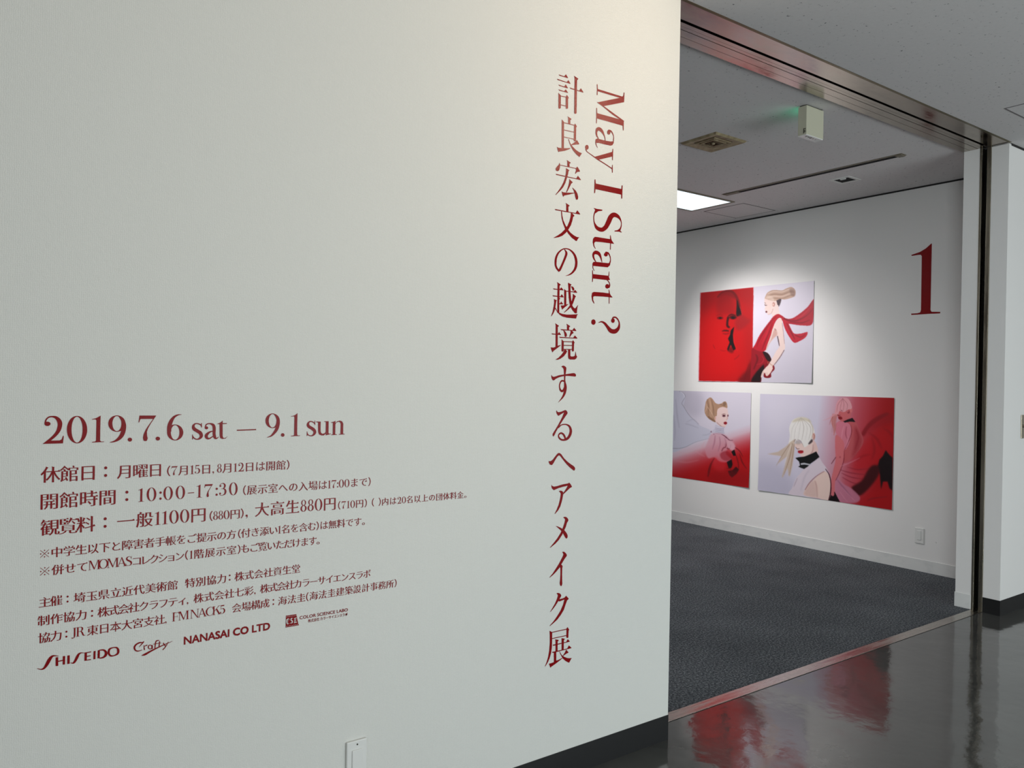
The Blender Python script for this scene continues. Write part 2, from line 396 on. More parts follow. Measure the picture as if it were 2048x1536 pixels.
s.P((845,470),(950,560),(920,600),(890,690),(850,800),(790,910),(700,1000),(560,1110),(535,1108),(650,990),(740,870),(800,740),(840,600)); T.append((s,1096,560))
s = Shape()
s.V(312,110,308,930,72,1).H(140,475,455,502,395,410)
s.P((105,935),(200,940),(280,915),(340,880),(455,850),(440,875),(330,960),(200,1060),(165,1110),(130,1020))
s.V(697,125,698,350,72,1).H(450,330,980,365,905,265).C((540,350),(600,390),(650,470),(655,540),(620,578),(585,555),(570,460))
s.P((785,360),(840,370),(888,430),(870,460),(830,480),(790,540),(750,590),(738,590),(765,480),(785,420)).H(400,590,1015,625,930,525)
s.V(515,655,510,1078,72,2,True).V(868,685,862,1075,66,3,True).L(540,735,845,746,26).L(540,865,840,872,26).L(540,1000,840,1006,26)
s.P((575,1005),(625,1020),(668,1075),(650,1100),(620,1150),(550,1240),(440,1320),(350,1355),(270,1360),(280,1345),(380,1280),(470,1190),(540,1090))
s.P((700,1005),(775,1005),(775,1220),(800,1245),(880,1245),(930,1220),(955,1060),(975,1200),(1005,1250),(980,1310),(930,1350),(770,1350),(715,1320),(700,1260)); T.append((s,1095,640))
s = Shape()
s.C((180,470),(210,520),(260,537),(340,520),(450,485),(620,458),(780,434),(920,414),(975,420),(1010,450),(1020,490),(1000,528),(900,523),(760,510),(620,515),(450,555),(340,607),(260,663),(215,638),(185,570))
s.C((525,195),(560,165),(600,160),(650,185),(688,230),(685,320),(665,450),(655,600),(660,700),(690,800),(705,900),(690,1030),(650,1150),(580,1260),(500,1340),(410,1415),(490,1305),(560,1180),(600,1050),(612,900),(612,700),(612,500),(600,300),(570,230))
s.S((640,700,50),(590,680,55),(540,675,52),(495,720,45),(462,810,38),(462,900,40),(490,990,60),(545,1030,75),(600,980,60),(630,900,50)); T.append((s,1092,722))
s = Shape()
s.P((395,180),(425,235),(470,245),(560,225),(640,190),(685,168),(730,190),(765,250),(760,300),(700,380),(600,530),(480,720),(440,790),(380,900),(330,1010),(290,1078),(260,1050),(255,990),(290,930),(360,820),(440,690),(520,540),(590,400),(645,255),(560,305),(460,370),(420,340),(390,280),(380,210))
s.S((455,765,50),(540,690,35),(640,662,38),(740,670,46),(830,730,66),(875,850,82),(865,970,86),(810,1090,84),(730,1165,80),(630,1195,62),(540,1175,60),(475,1110,52),(460,1040,40),(500,978,50),(560,960,60),(630,1010,62),(675,1100,62),(685,1150,50)); T.append((s,1090,810))
s = Shape()
s.P((160,710),(200,725),(240,715),(300,665),(370,570),(450,470),(490,442),(540,445),(590,490),(680,620),(800,740),(920,830),(1010,890),(1045,930),(1058,970),(1055,1010),(1025,1048),(980,1025),(860,920),(760,820),(650,680),(560,560),(510,520),(450,570),(380,680),(320,790),(275,850),(240,855),(190,830),(160,770)); T.append((s,1088,880))
s = Shape()
s.P((220,330),(240,370),(300,395),(400,380),(600,320),(790,285),(820,258),(870,310),(915,385),(910,410),(840,450),(760,530),(630,650),(610,620),(680,530),(740,430),(770,365),(600,405),(450,450),(350,495),(300,520),(240,465),(215,400))
s.P((470,555),(510,530),(570,540),(610,575),(625,630),(600,760),(570,900),(520,1070),(450,1200),(340,1330),(325,1325),(400,1170),(460,1020),(505,840),(530,700),(535,630),(500,580)); T.append((s,1090,950))
s = Shape()
s.P((615,262),(650,235),(700,230),(740,250),(775,290),(795,335),(785,375),(745,440),(710,570),(650,700),(580,850),(470,1020),(350,1150),(175,1290),(165,1280),(290,1130),(420,960),(530,780),(600,620),(660,440),(685,330),(660,285))
s.P((355,545),(440,560),(560,620),(660,690),(730,780),(765,850),(770,900),(760,950),(725,980),(690,945),(640,850),(600,780),(540,700),(440,610)); T.append((s,1090,1020))
s = Shape()
s.P((585,245),(600,228),(650,228),(710,280),(745,340),(735,380),(660,480),(560,650),(480,790),(370,920),(260,1030),(155,1118),(150,1105),(260,970),(370,800),(470,640),(570,450),(625,330),(610,275))
s.P((540,665),(575,680),(600,730),(585,780),(580,1000),(582,1200),(588,1320),(570,1385),(545,1405),(510,1370),(498,1300),(512,1180),(522,1000),(522,800),(500,740)); T.append((s,1090,1090))
s = Shape()
s.P((390,195),(430,182),(480,190),(525,220),(550,260),(548,295),(490,395),(440,480),(360,610),(280,720),(180,835),(172,828),(250,700),(330,560),(400,400),(435,290),(430,245))
s.P((455,410),(520,390),(600,370),(660,345),(720,280),(800,370),(800,395),(750,440),(700,580),(640,760),(540,930),(420,1090),(280,1220),(165,1315),(155,1305),(290,1150),(410,980),(530,780),(610,590),(660,410),(580,440),(490,475),(445,460)); T.append((s,1090,1175))
s = Shape()
s.P((235,195),(290,220),(328,245),(325,500),(318,750),(290,960),(240,1130),(180,1270),(90,1415),(78,1408),(140,1260),(190,1080),(225,870),(245,600),(245,350))
s.V(850,65,845,440,72,3,True).L(310,252,825,140,26).L(310,464,825,355,26)
s.P((430,485),(545,505),(540,540),(512,560),(512,905),(440,915),(442,560)).P((645,445),(750,465),(750,490),(725,520),(718,860),(650,870),(648,500))
s.H(345,695,925,558,860,480).H(325,940,985,778,895,695)
s.P((385,915),(465,900),(465,1215),(560,1180),(680,1115),(680,1130),(560,1230),(430,1330),(300,1420),(265,1455),(215,1320),(320,1290),(385,1265))
s.P((560,880),(600,930),(650,1020),(740,1085),(830,1120),(900,1130),(995,1125),(960,1180),(905,1285),(870,1275),(760,1210),(680,1130),(610,1000),(575,920))
s.P((805,840),(888,935),(870,950),(820,970),(700,1055),(690,1045),(760,940),(795,860)); T.append((s,1085,1250))
t = empty('title_lettering', (1.76, YW-0.001, 0.40), 'tall vertical line of large dark red Japanese characters at the right of the white wall', 'lettering')
for s, ox, oy in T:
    flat_mesh('character', traced(s, ox, oy, K), M['vinyl'], t)

# the English title, turned on its side
t = empty('subtitle_lettering', (1.93, YW-0.001, 1.60), 'sideways red serif line reading May I Start? right of the Japanese title', 'lettering')
A = []
s = Shape(); s.P((298,110),(318,110),(326,232),(322,290),(320,385),(298,385),(304,250)).P((315,228),(960,428),(960,470),(890,460),(320,288)).P((990,320),(1008,325),(998,570),(480,670),(305,575),(890,456),(955,428),(980,395))
s.P((305,560),(460,655),(700,830),(995,1045),(990,1075),(900,1020),(690,880),(470,695),(320,585)).P((310,850),(930,1020),(990,1045),(988,1185),(940,1165),(300,985)).P((288,715),(305,715),(308,830),(316,850),(304,1000),(299,1112),(282,1112)).P((960,1160),(990,1100),(985,1295),(968,1290)); A.append((s,1170,160,12.8))
s = Shape(); s.E(607,315,42,60).S((608,262,34),(660,285,36),(705,350,26),(730,430,18),(726,520,24)).P((320,472),(400,500),(520,530),(650,550),(700,548),(737,525),(732,590),(700,645),(650,658),(500,625),(350,588),(300,588),(268,565),(262,530),(275,490))
s.S((345,478,16),(298,400,36),(290,310,46),(318,240,82),(365,232,90),(428,285,70),(475,370,36),(505,450,20),(515,525,16)).S((272,560,24),(285,640,18),(318,708,10)); A.append((s,1170,240,12.8))
s = Shape(); s.E(45,700,45,62).S((18,750,24),(50,810,20),(150,885,22),(240,950,26),(340,1020,26),(500,1120,24),(695,1250,26)).P((700,815),(700,935),(350,1018),(235,945)).P((705,738),(720,738),(716,880),(709,1030),(694,1030),(690,940),(690,830)).P((695,1150),(708,1150),(706,1350),(690,1350),(682,1250)); A.append((s,1170,240,12.8))
s = Shape(); s.P((664,1212),(945,1272),(943,1330),(662,1270)).P((660,1172),(669,1172),(673,1215),(670,1268),(665,1312),(656,1312)).P((938,1233),(947,1233),(943,1368),(934,1368),(932,1325),(934,1275)); A.append((s,1060,130,5.12))
s = Shape(); s.S((265,410,34),(232,500,26),(222,600,22),(240,720,32),(310,845,85),(430,888,108),(530,820,112),(600,690,122),(660,560,122),(740,508,118),(840,550,82),(905,635,34),(928,720,20),(920,810,24),(895,880,38),n=8).P((218,330),(300,355),(445,378),(438,405),(340,415),(290,450),(250,480),(258,385)).P((755,912),(830,900),(880,860),(905,840),(905,925),(938,945),(925,962),(870,940),(755,935)); A.append((s,1170,390,12.8))
s = Shape(); s.P((640,1030),(655,1035),(668,1120),(690,1175),(740,1245),(730,1252),(662,1240),(655,1400),(638,1400),(642,1238),(400,1205),(270,1195),(240,1215),(232,1250),(240,1310),(270,1370),(260,1380),(215,1310),(195,1210),(205,1120),(245,1072),(300,1075),(640,1130)); A.append((s,1170,390,12.8))
s = Shape(); s.E(355,78,32,33).S((357,40,26),(395,55,26),(425,110,16),(433,170,14),(425,210,20)).P((165,200),(300,215),(400,225),(434,205),(425,260),(385,296),(330,291),(170,275),(135,270),(122,240),(140,205)).S((185,203,10),(148,140,26),(142,75,36),(178,42,62),(232,62,54),(265,120,28),(288,205,10)).S((132,262,14),(135,310,11),(158,354,6)); A.append((s,1170,500,8.533))
s = Shape(); s.P((130,410),(400,440),(425,512),(380,515),(135,487)).P((122,345),(133,345),(136,410),(136,487),(131,545),(120,545)).P((405,368),(413,368),(412,450),(398,442)).S((378,513,12),(410,555,15),(420,600,18),(408,638,22)).E(378,620,34,39); A.append((s,1170,500,8.533))
s = Shape(); s.P((403,675),(413,680),(422,740),(440,775),(468,805),(462,812),(418,808),(415,915),(404,915),(406,805),(300,795),(160,788),(138,800),(138,850),(160,910),(152,915),(122,870),(110,790),(120,730),(150,715),(300,725),(405,740)); A.append((s,1170,500,8.533))
s = Shape(); s.E(142,1230,37,47).E(475,1205,31,40).S((470,1165,20),(490,1148,26),(530,1155,24),(570,1205,20),(583,1270,26),(565,1340,52),(510,1388,74),(440,1378,72),(385,1315,50),(332,1250,38),(280,1225,24),(232,1238,10),n=8); A.append((s,1170,500,8.533))
for s, ox, oy, sc in A: flat_mesh('letter', traced(s, ox, oy, sc), M['vinyl'], t)

# the dates; the same cut letters are reused for the small print
D = {}
s = Shape(); s.E(243,367,60,43).S((200,350,34),(215,290,28),(265,240,26),(340,226,30),(420,252,60),(475,320,88),(485,400,88),(455,500,75),(390,590,60),(300,670,48),(215,730,36),(165,756,10)).P((148,760),(230,695),(480,690),(520,670),(545,600),(562,602),(545,748),(160,758)); D['2'] = (s,70,810)
s = Shape(); s.R(820,480,198,268,108,252); D['0'] = (s,70,810)
s = Shape(); s.P((1110,275),(1180,260),(1230,235),(1280,207),(1272,480),(1270,690),(1290,712),(1348,712),(1345,722),(1112,732),(1115,718),(1170,712),(1190,695),(1198,300),(1180,280),(1112,284)); D['1'] = (s,70,810)
s = Shape(); s.R(1597,362,168,160,88,146).S((1650,228,34),(1705,285,66),(1733,370,78),(1735,430,84),(1722,510,86),(1690,590,80),(1630,660,60),(1550,708,32),(1460,728,8),cap=False); D['9'] = (s,70,810)
s = Shape(); s.E(1850,675,43,39); D['.'] = (s,70,810)
s = Shape(); s.P((185,205),(512,205),(400,370),(350,460),(330,520),(332,590),(345,650),(330,695),(298,705),(265,695),(252,640),(262,580),(295,500),(345,420),(450,272),(215,272),(200,280),(178,340),(165,342)); D['7'] = (s,260,810)
s = Shape(); s.E(542,655,43,38); D['.b'] = (s,260,810)
s = Shape(); s.R(880,535,158,156,84,142).S((763,520,82),(768,420,84),(800,320,70),(860,235,44),(935,193,24),(1008,186,6),cap=False); D['6'] = (s,260,810)
s = Shape(); s.S((1390,415,14),(1370,382,22),(1310,362,22),(1260,372,28),(1235,415,52),(1250,465,66),(1310,505,66),(1370,545,68),(1390,600,64),(1360,650,40),(1310,668,22),(1260,655,22),(1225,615,22)).P((1385,352),(1400,352),(1402,440),(1388,435)).P((1212,575),(1225,580),(1228,668),(1212,672)); D['s'] = (s,260,810)
s = Shape(); s.E(1490,445,34,29).S((1466,430,18),(1490,380,22),(1550,362,22),(1615,385,50),(1640,440,60),(1640,560,58),(1650,620,58),(1665,646,40),(1690,650,24),(1728,622,8)).S((1620,508,16),(1560,525,28),(1502,570,52),(1486,610,60),(1506,646,48),(1550,652,26),(1610,615,18)); D['a'] = (s,260,810)
s = Shape(); s.P((1705,365),(1745,350),(1785,325),(1800,307),(1808,310),(1806,354),(1890,352),(1885,368),(1806,372),(1806,600),(1815,635),(1840,645),(1870,635),(1900,608),(1895,620),(1860,655),(1800,662),(1760,645),(1748,600),(1746,372),(1705,374)); D['t'] = (s,260,810)
s = Shape(); s.P((-258,580),(118,565),(118,586),(-258,602)); D['-'] = (s,500,800)
s = Shape(); s.R(440,405,140,143,75,130).S((485,285,28),(528,335,52),(548,410,62),(546,470,65),(522,560,62),(475,635,50),(410,700,28),(328,730,6),cap=False); D['9b'] = (s,500,800)
s = Shape(); s.E(637,682,35,35); D['.c'] = (s,500,800)
s = Shape(); s.P((795,315),(850,305),(890,285),(925,255),(920,480),(918,670),(930,690),(975,690),(975,700),(795,710),(798,698),(845,692),(858,680),(865,330),(850,318),(800,322)); D['1b'] = (s,500,800)
s = Shape(); s.S((1262,470,12),(1240,438,20),(1190,418,20),(1150,430,26),(1130,475,50),(1145,515,58),(1200,550,60),(1250,590,60),(1262,635,54),(1235,680,34),(1190,698,20),(1140,685,20),(1115,650,18)).P((1258,405),(1270,402),(1272,485),(1260,488)).P((1108,612),(1120,618),(1120,695),(1103,700)); D['sb'] = (s,500,800)
s = Shape(); s.P((1290,420),(1378,420),(1375,600),(1385,640),(1410,658),(1450,650),(1475,625),(1478,430),(1445,425),(1445,415),(1533,412),(1530,640),(1540,656),(1578,655),(1580,663),(1477,690),(1478,655),(1440,690),(1390,692),(1345,670),(1328,620),(1325,440),(1290,432)); D['u'] = (s,500,800)
s = Shape(); s.P((1580,435),(1630,422),(1665,405),(1666,450),(1700,415),(1750,400),(1795,415),(1818,460),(1815,655),(1845,660),(1845,670),(1730,678),(1730,668),(1762,660),(1768,470),(1755,435),(1720,425),(1680,445),(1665,475),(1662,665),(1695,672),(1695,680),(1582,685),(1582,675),(1612,668),(1615,445),(1580,443)); D['n'] = (s,500,800)
t = empty('date_lettering', (0.55, YW-0.001, 1.25), 'large red serif exhibition dates 2019.7.6 sat - 9.1 sun on the white wall', 'lettering')
FONT = {}
for key, (s, ox, oy) in D.items():
    tr = traced(s, ox, oy, 9.752)
    flat_mesh('letter', tr, M['vinyl'], t)
    if len(key) == 1:
        u = Shape(); u.f = tr.f; u.l = tr.l; x0 = min(p[0] for p in tr.v)
        u.v = [((x-x0)*700/0.0625, (z-1.2505)*700/0.0625) for x, z in tr.v]; FONT[key] = u
def reg(ch, s): FONT[ch] = s
s = Shape().E(95,545,52,48).S((60,550,26),(95,630,26),(180,685,26),(290,665,60),(345,560,92),(310,440,70),(230,385,24),(150,380,18)).S((230,385,20),(330,350,70),(385,230,100),(350,90,80),(230,15,26),(110,25,26),(50,110,26)).E(85,125,50,48); reg('3', s)
s = Shape().P((95,700),(380,700),(350,620),(125,620),(110,400),(85,370)).S((95,380,18),(200,430,30),(320,390,75),(385,240,104),(340,90,84),(220,15,26),(100,30,26),(45,110,24)).E(82,125,50,48); reg('5', s)
s = Shape().R(215,530,150,172,82,148).R(215,185,190,195,95,165); reg('8', s)
s = Shape().E(60,70,60,64).E(60,400,60,64); reg(':', s)
s = Shape().P((0,250),(330,250),(330,290),(0,290)); reg('–', s)
s = Shape().E(55,55,60,60).S((90,40,46),(86,-40,30),(34,-120,8)); reg(',', s)
s = Shape().S((10,30,34),(620,640,34),cap=False).S((10,640,34),(620,30,34),cap=False).E(315,600,48,48).E(315,70,48,48).E(45,335,48,48).E(585,335,48,48); reg('※', s)
def stem(s, x, w, top=700, sb=True, st=True):
    s.P((x,0),(x+w,0),(x+w,top),(x,top))
    if sb: s.P((x-70,0),(x+w+70,0),(x+w+70,24),(x-70,24))
    if st: s.P((x-70,top-24),(x+w+70,top-24),(x+w+70,top),(x-70,top))
    return s
s = stem(Shape(),90,34,700); s.P((90,700),(195,700),(440,90),(400,0)); s.S((412,10,32),(660,690,34),cap=False); stem(s,655,98); reg('M', s)
reg('O', Shape().R(330,350,320,362,215,330))
s = Shape().S((80,10,34),(330,690,34),cap=False).P((285,700),(350,700),(620,0),(505,0)).P((160,215),(430,215),(430,245),(160,245)).P((0,0),(170,0),(170,24),(0,24)).P((430,0),(690,0),(690,24),(430,24)); reg('A', s)
s = Shape().S((400,560,20),(360,650,26),(270,690,30),(160,660,60),(90,560,92),(130,450,110),(250,370,120),(370,280,116),(420,170,96),(370,50,60),(250,10,30),(110,30,26),(50,140,20)).P((410,700),(430,700),(430,500),(412,500)).P((28,0),(48,0),(48,210),(28,210)); reg('S', s)
s = stem(Shape(),80,98); s.P((170,672),(530,672),(530,520),(510,520),(480,640),(170,650)).P((170,340),(400,340),(400,365),(170,365)).P((390,270),(405,270),(405,440),(390,440)); reg('F', s)
s = stem(Shape(),90,34); s.P((70,700),(190,700),(620,0),(560,0)); s.P((580,0),(614,0),(614,700),(580,700)).P((510,676),(690,676),(690,700),(510,700)); reg('N', s)
s = Shape().S((560,520,20),(510,630,26),(380,690,30),(220,640,60),(100,500,100),(70,350,115),(100,190,100),(220,50,60),(380,8,30),(510,60,26),(580,180,18)).P((560,700),(580,700),(580,480),(562,480)); reg('C', s)
s = stem(Shape(),80,98); s.S((170,300,30),(520,690,30),cap=False).P((290,420),(380,480),(640,0),(520,0)).P((450,676),(640,676),(640,700),(450,700)).P((460,0),(700,0),(700,24),(460,24)); reg('K', s)
s = Shape().P((150,120),(248,120),(248,700),(150,700)).P((80,676),(320,676),(320,700),(80,700)).S((200,150,96),(185,20,70),(120,-70,30),(40,-80,20)).E(40,-40,44,40); reg('J', s)
s = stem(Shape(),80,98); s.S((175,686,28),(330,680,40),(420,600,84),(420,470,90),(330,370,40),(175,360,26)).S((330,360,60),(420,250,90),(480,80,90),(560,10,40),(640,30,14)); reg('R', s)

# small print: the built-in typeface redrawn as a Ming-style face (thin horizontals, triangular ends)
def font_contours(ch):
    cu = bpy.data.curves.new('glyph', 'FONT'); cu.body = ch
    ob = bpy.data.objects.new('glyph', cu); COL.objects.link(ob)
    dg = bpy.context.evaluated_depsgraph_get(); dg.update()
    c = ob.evaluated_get(dg).to_curve(dg); loops = []
    for sp in c.splines:
        if sp.type != 'BEZIER': continue
        n = len(sp.bezier_points); L = []
        for i in range(n):
            a, b = sp.bezier_points[i], sp.bezier_points[(i+1) % n]
            p0, p1, p2, p3 = (Vector(q[:2]) for q in (a.co, a.handle_right, b.handle_left, b.co))
            straight = abs((p1-p0).cross(p3-p0)) + abs((p2-p0).cross(p3-p0)) < 1e-5
            for t in ((0,) if straight else (0, .34, .67)):
                L.append((1-t)**3*p0+3*(1-t)**2*t*p1+3*(1-t)*t*t*p2+t**3*p3)
        M_ = []
        for p in L:
            if not M_ or (p-M_[-1]).length > 1e-4: M_.append(p)
        loops.append(M_)
    bpy.data.objects.remove(ob); bpy.data.curves.remove(cu)
    return loops
def area2(L): return 0.5*sum(L[i].x*L[(i+1)%len(L)].y-L[(i+1)%len(L)].x*L[i].y for i in range(len(L)))
CACHE = {}
def ming(ch, ax=-0.015, ay=0.0115):
    if ch in CACHE: return CACHE[ch]
    s = Shape(); loops = font_contours(ch); out = []
    big = max(loops, key=lambda L: abs(area2(L))); sg = 1 if area2(big) > 0 else -1   # outer loops share this turn
    # make outers counter-clockwise
    loops = [L if sg > 0 else L[::-1] for L in loops]
    for L in loops:
        n = len(L); nrm = []
        for i in range(n):
            d = (L[(i+1)%n]-L[i]).normalized(); nrm.append(Vector((d.y, -d.x)))   # outward normal for ccw
        ofs = [nn.x*nn.x*ax+nn.y*nn.y*ay for nn in nrm]; Q = []
        for i in range(n):
            n0, n1 = nrm[i-1], nrm[i]; d0, d1 = -ofs[i-1], -ofs[i]
            det = n0.x*n1.y-n0.y*n1.x
            if abs(det) > 0.3:
                q = Vector(((d0*n1.y-d1*n0.y)/det, (n0.x*d1-n1.x*d0)/det))
            else:
                q = (n0+n1).normalized()*((d0+d1)/2)
            if q.length > 0.026: q = q.normalized()*0.026
            Q.append(L[i]+q)
        out.append(Q)
        for i in range(n):
            a, b = L[i], L[(i+1)%n]; ln = (b-a).length
            if 0.03 < ln < 0.10 and abs(nrm[i].x) > 0.93:
                p0, p1 = nrm[i-1], nrm[(i+1)%n]
                if nrm[i].x > 0 and p0.y < -0.9 and p1.y > 0.9 and (L[i]-L[i-1]).length > 0.05 and (L[(i+2)%n]-b).length > 0.05:
                    qb, qt = Q[i], Q[(i+1)%n]
                    s.add([(qb.x+0.012, qb.y), (qt.x-0.035, qt.y+0.058), (qt.x-0.115, qt.y)], [(0, 1, 2)])
            if 0.03 < ln < 0.11 and nrm[i].y > 0.93:
                if nrm[i-1].x > 0.9 and nrm[(i+1)%n].x < -0.9:
                    qr, ql = Q[i], Q[(i+1)%n]
                    s.add([(qr.x+0.020, qr.y-0.018), (qr.x, qr.y-0.045), (ql.x, ql.y-0.045), (ql.x-0.016, ql.y+0.028)], [(0, 3, 2, 1)])
    extra = s; s = Shape(); s.loops([[(p.x, p.y) for p in Q] for Q in out])
    def tri(sh): return sum(abs(area2([Vector(sh.v[i]) for i in f])) for f in sh.f)
    if abs(tri(s)-sum(area2(Q) for Q in out)) > 0.03*tri(s):
        print('plain', ch); s = Shape(); s.loops([[(p.x, p.y) for p in L] for L in loops])
    s.add(extra.v, extra.f)
    xs = [p[0] for p in s.v]
    CACHE[ch] = (s, min(xs), max(xs)); return CACHE[ch]
NARROW = {'（': 0.50, '）': 0.50, '，': 0.42, '：': 0.5, '。': 0.42}
def layout(text):
    x = 0; out = []
    for ch in text:
        if ch == ' ': x += 0.28; continue
        if ch in FONT:
            g = FONT[ch]; k = 0.79/700; w_ = max(p[0] for p in g.v)-min(p[0] for p in g.v); mn = min(p[0] for p in g.v)
            out.append((g, x+0.03-mn*k, k, 0.0)); x += w_*k+0.06
        elif ch == '，':
            g = FONT[',']; k = 0.8/700; out.append((g, x+0.05, k, 0.0)); x += 0.42
        elif ch == '：':
            g = FONT[':']; k = 0.95/700; out.append((g, x+0.05, k, 0.07)); x += 0.2
        else:
            g, a, b = ming(ch)
            if ch in NARROW: adv = b-a+0.10; out.append((g, x+0.05-a, 1.0, 0.0)); x += adv
            elif ch == '※': out.append((g, x-0.17, 1.32, -0.13)); x += 1.0
            else: out.append((g, x, 1.0, 0.0)); x += 1.0
    return out, x
def wall_x(px, z):
    y = 1000.
    for _ in range(6):
        X = hit(px, y, 1, YW)[0]; y = proj((X, YW, z))[1]
    return X
def text_line(name, label, zb, segs):
    root = empty(name, (wall_x(segs[0][2], zb), YW-0.001, zb), label, 'lettering', 'small print lines under the dates')
    for text, em, p0, p1 in segs:
        s = Shape()
        x0, x1 = wall_x(p0, zb), wall_x(p1, zb)
        gl, wd = layout(text)
        allx = [(gx+v[0]*k)for g, gx, k, dy in gl for v in (min(g.v), max(g.v))]
        lo, hi = min(allx), max(allx)
        glyph_w = (max(gl[-1][0].v)[0]-min(gl[-1][0].v)[0])*gl[-1][2]
        fac = ((x1-x0)/em-glyph_w)/max(hi-lo-glyph_w, 1e-6) if len(gl) > 1 else 1.0
        first = lo-gl[0][1]
        for g, gx, k, dy in gl:
            off = x0/em-first+(gx-gl[0][1])*fac
            s.add([((off+v[0]*k)*em, zb+(0.08+dy+v[1]*k)*em) for v in g.v], g.f, g.l)
        flat_mesh('phrase', s, M['vinyl'], root)
    return root
B = 0.0415; Sm = 0.0285
text_line('notice_line', 'first line of red small print under the dates, giving the closing days', 1.1565, [('休館日',B,81,189),('：',B,208,216),('月曜日',0.0375,234,321.5),('（7月15日，8月12日は開館）',Sm,334,578.5)])
text_line('notice_line', 'second line of red small print, opening hours 10:00-17:30', 1.0935, [('開館時間',B,81,231),('：',B,250.5,258),('10:00–17:30',B,276,475),('（展示室への入場は17:00まで）',Sm,486,741)])
text_line('notice_line', 'third line of red small print, ticket prices 1100 and 880 yen, the longest line', 1.0315, [('観覧料',B,80.6,190.6),('：',B,207,215),('一般1100円',B,234,411),('（880円）',Sm,419,487.5),('，',B,491,498),('大高生880円',B,510,671),('（710円）',0.0265,676,733),('（ ）',0.0265,743.5,760),('内は20名以上の団体料金。',0.025,764,932.6)])
text_line('notice_line', 'fourth line of red small print, first of the two starred notes', 0.978, [('※',0.0255,80,98.5),('中学生以下と障害者手帳をご提示の方',0.0265,103,472),('（付き添い1名を含む）',0.0265,476,638),('は無料です。',0.0265,641,729.5)])
text_line('notice_line', 'fifth line of red small print, second starred note with the word MOMAS', 0.936, [('※',0.0265,80,98.5),('併せて',0.0265,103,175),('MOMAS',0.0290,176.5,264),('コレクション',0.0255,265.6,368),('（1階展示室）',0.0265,370,480),('もご覧いただけます。',0.0265,482,639)])
text_line('notice_line', 'sixth line of red small print, the organiser line just below a gap', 0.8625, [('主催',0.0265,77.5,125),('：',0.0265,133,138),('埼玉県立近代美術館',0.0265,147,355),('特別協力',0.0265,370,452),('：',0.0265,457.5,462),('株式会社資生堂',0.0265,469,600)])
text_line('notice_line', 'seventh line of red small print, naming production partners', 0.8195, [('制作協力',0.0265,75,173),('：',0.0265,182,187),('株式会社クラフティ，',0.0265,195,376.5),('株式会社七彩，',0.0265,387,511),('株式会社カラーサイエンスラボ',0.0265,520,741)])
text_line('notice_line', 'eighth and lowest line of red small print, containing FM NACK5', 0.7785, [('協力',0.0265,76,123),('：',0.0265,130.6,136),('JR',0.0285,143,171),('東日本大宮支社，',0.0265,174,333),('FM NACK5',0.0290,344,450),('会場構成',0.0265,464,539),('：',0.0265,545,550),('海法圭（海法圭建築設計事務所）',0.0265,556,793)])

# sponsor marks in the bottom row
s = Shape()
s.S((100,388,7),(150,400,14),(190,385,26),(225,340,40),(255,285,46),(285,240,38),(320,215,20),(385,218,8))
s.P((350,238),(385,232),(385,352),(350,355)).P((448,220),(480,216),(478,332),(446,336)).P((385,283),(448,270),(448,284),(385,297)).P((510,212),(543,206),(542,322),(508,327))
s.S((555,310,8),(585,315,16),(610,295,28),(640,240,36),(665,195,28),(695,175,14),(738,176,6))
s.P((745,170),(778,165),(775,280),(743,284)).P((778,165),(835,154),(835,166),(778,177)).P((778,217),(828,207),(828,218),(778,229)).P((775,269),(832,258),(832,270),(775,280)).P((868,152),(895,147),(893,258),(865,263))
s.P((925,140),(955,136),(952,245),(922,250)).S((950,138,12),(1005,136,22),(1036,165,34),(1033,205,34),(1000,236,22),(950,247,12))
s.S((1072,178,30),(1085,125,24),(1135,103,13),(1185,105,22),(1205,140,32),(1195,185,26),(1145,212,13),(1098,212,24),(1072,178,30))
tag(flat_mesh('sponsor_mark', traced(s, 60, 1280, 6.827), M['vinyl']), 'leftmost sponsor mark of the bottom row, red capitals with long curling letters S', 'logo')
s = Shape()
s.S((1545,35,10),(1500,35,18),(1450,60,20),(1425,100,24),(1440,140,20),(1480,150,13),(1530,135,6)).S((1550,25,16),(1520,60,12),(1490,95,5)).S((1555,70,8),(1562,135,17),cap=False).S((1560,85,8),(1600,68,14),cap=False)
s.R(1640,95,32,32,18,22).S((1668,68,14),(1670,122,14),cap=False).S((1760,2,10),(1725,12,14),(1712,50,14),(1705,112,12)).S((1685,55,8),(1790,38,8),cap=False).S((1770,15,14),(1762,92,14),cap=False).S((1818,38,14),(1850,85,12),cap=False).S((1888,25,6),(1855,85,10),(1815,130,12))
s.S((1525,210,8),(1570,195,26),(1650,150,20),(1750,100,14),(1850,55,10),(1945,15,3))
tag(flat_mesh('sponsor_mark', traced(s, 60, 1280, 6.827), M['vinyl']), 'small red script sponsor mark underlined by a rising brush stroke', 'logo')
def sans(text, weight, xsc=1.0):
    s = Shape(); loops = font_contours(text)
    sg = 1 if area2(max(loops, key=lambda L: abs(area2(L)))) > 0 else -1
    out = []
    for L in loops:
        if sg < 0: L = L[::-1]
        n = len(L); Q = []
        for i in range(n):
            d0 = (L[i]-L[i-1]).normalized(); d1 = (L[(i+1)%n]-L[i]).normalized()
            q = (Vector((d0.y, -d0.x))+Vector((d1.y, -d1.x))); q = q.normalized() if q.length > 1e-6 else Vector((d1.y, -d1.x))
            Q.append(L[i]+q*weight)
        out.append([(p.x*xsc, p.y) for p in Q])
    if len(text) == 1 or ' ' not in text: pass
    s.loops(out); return s
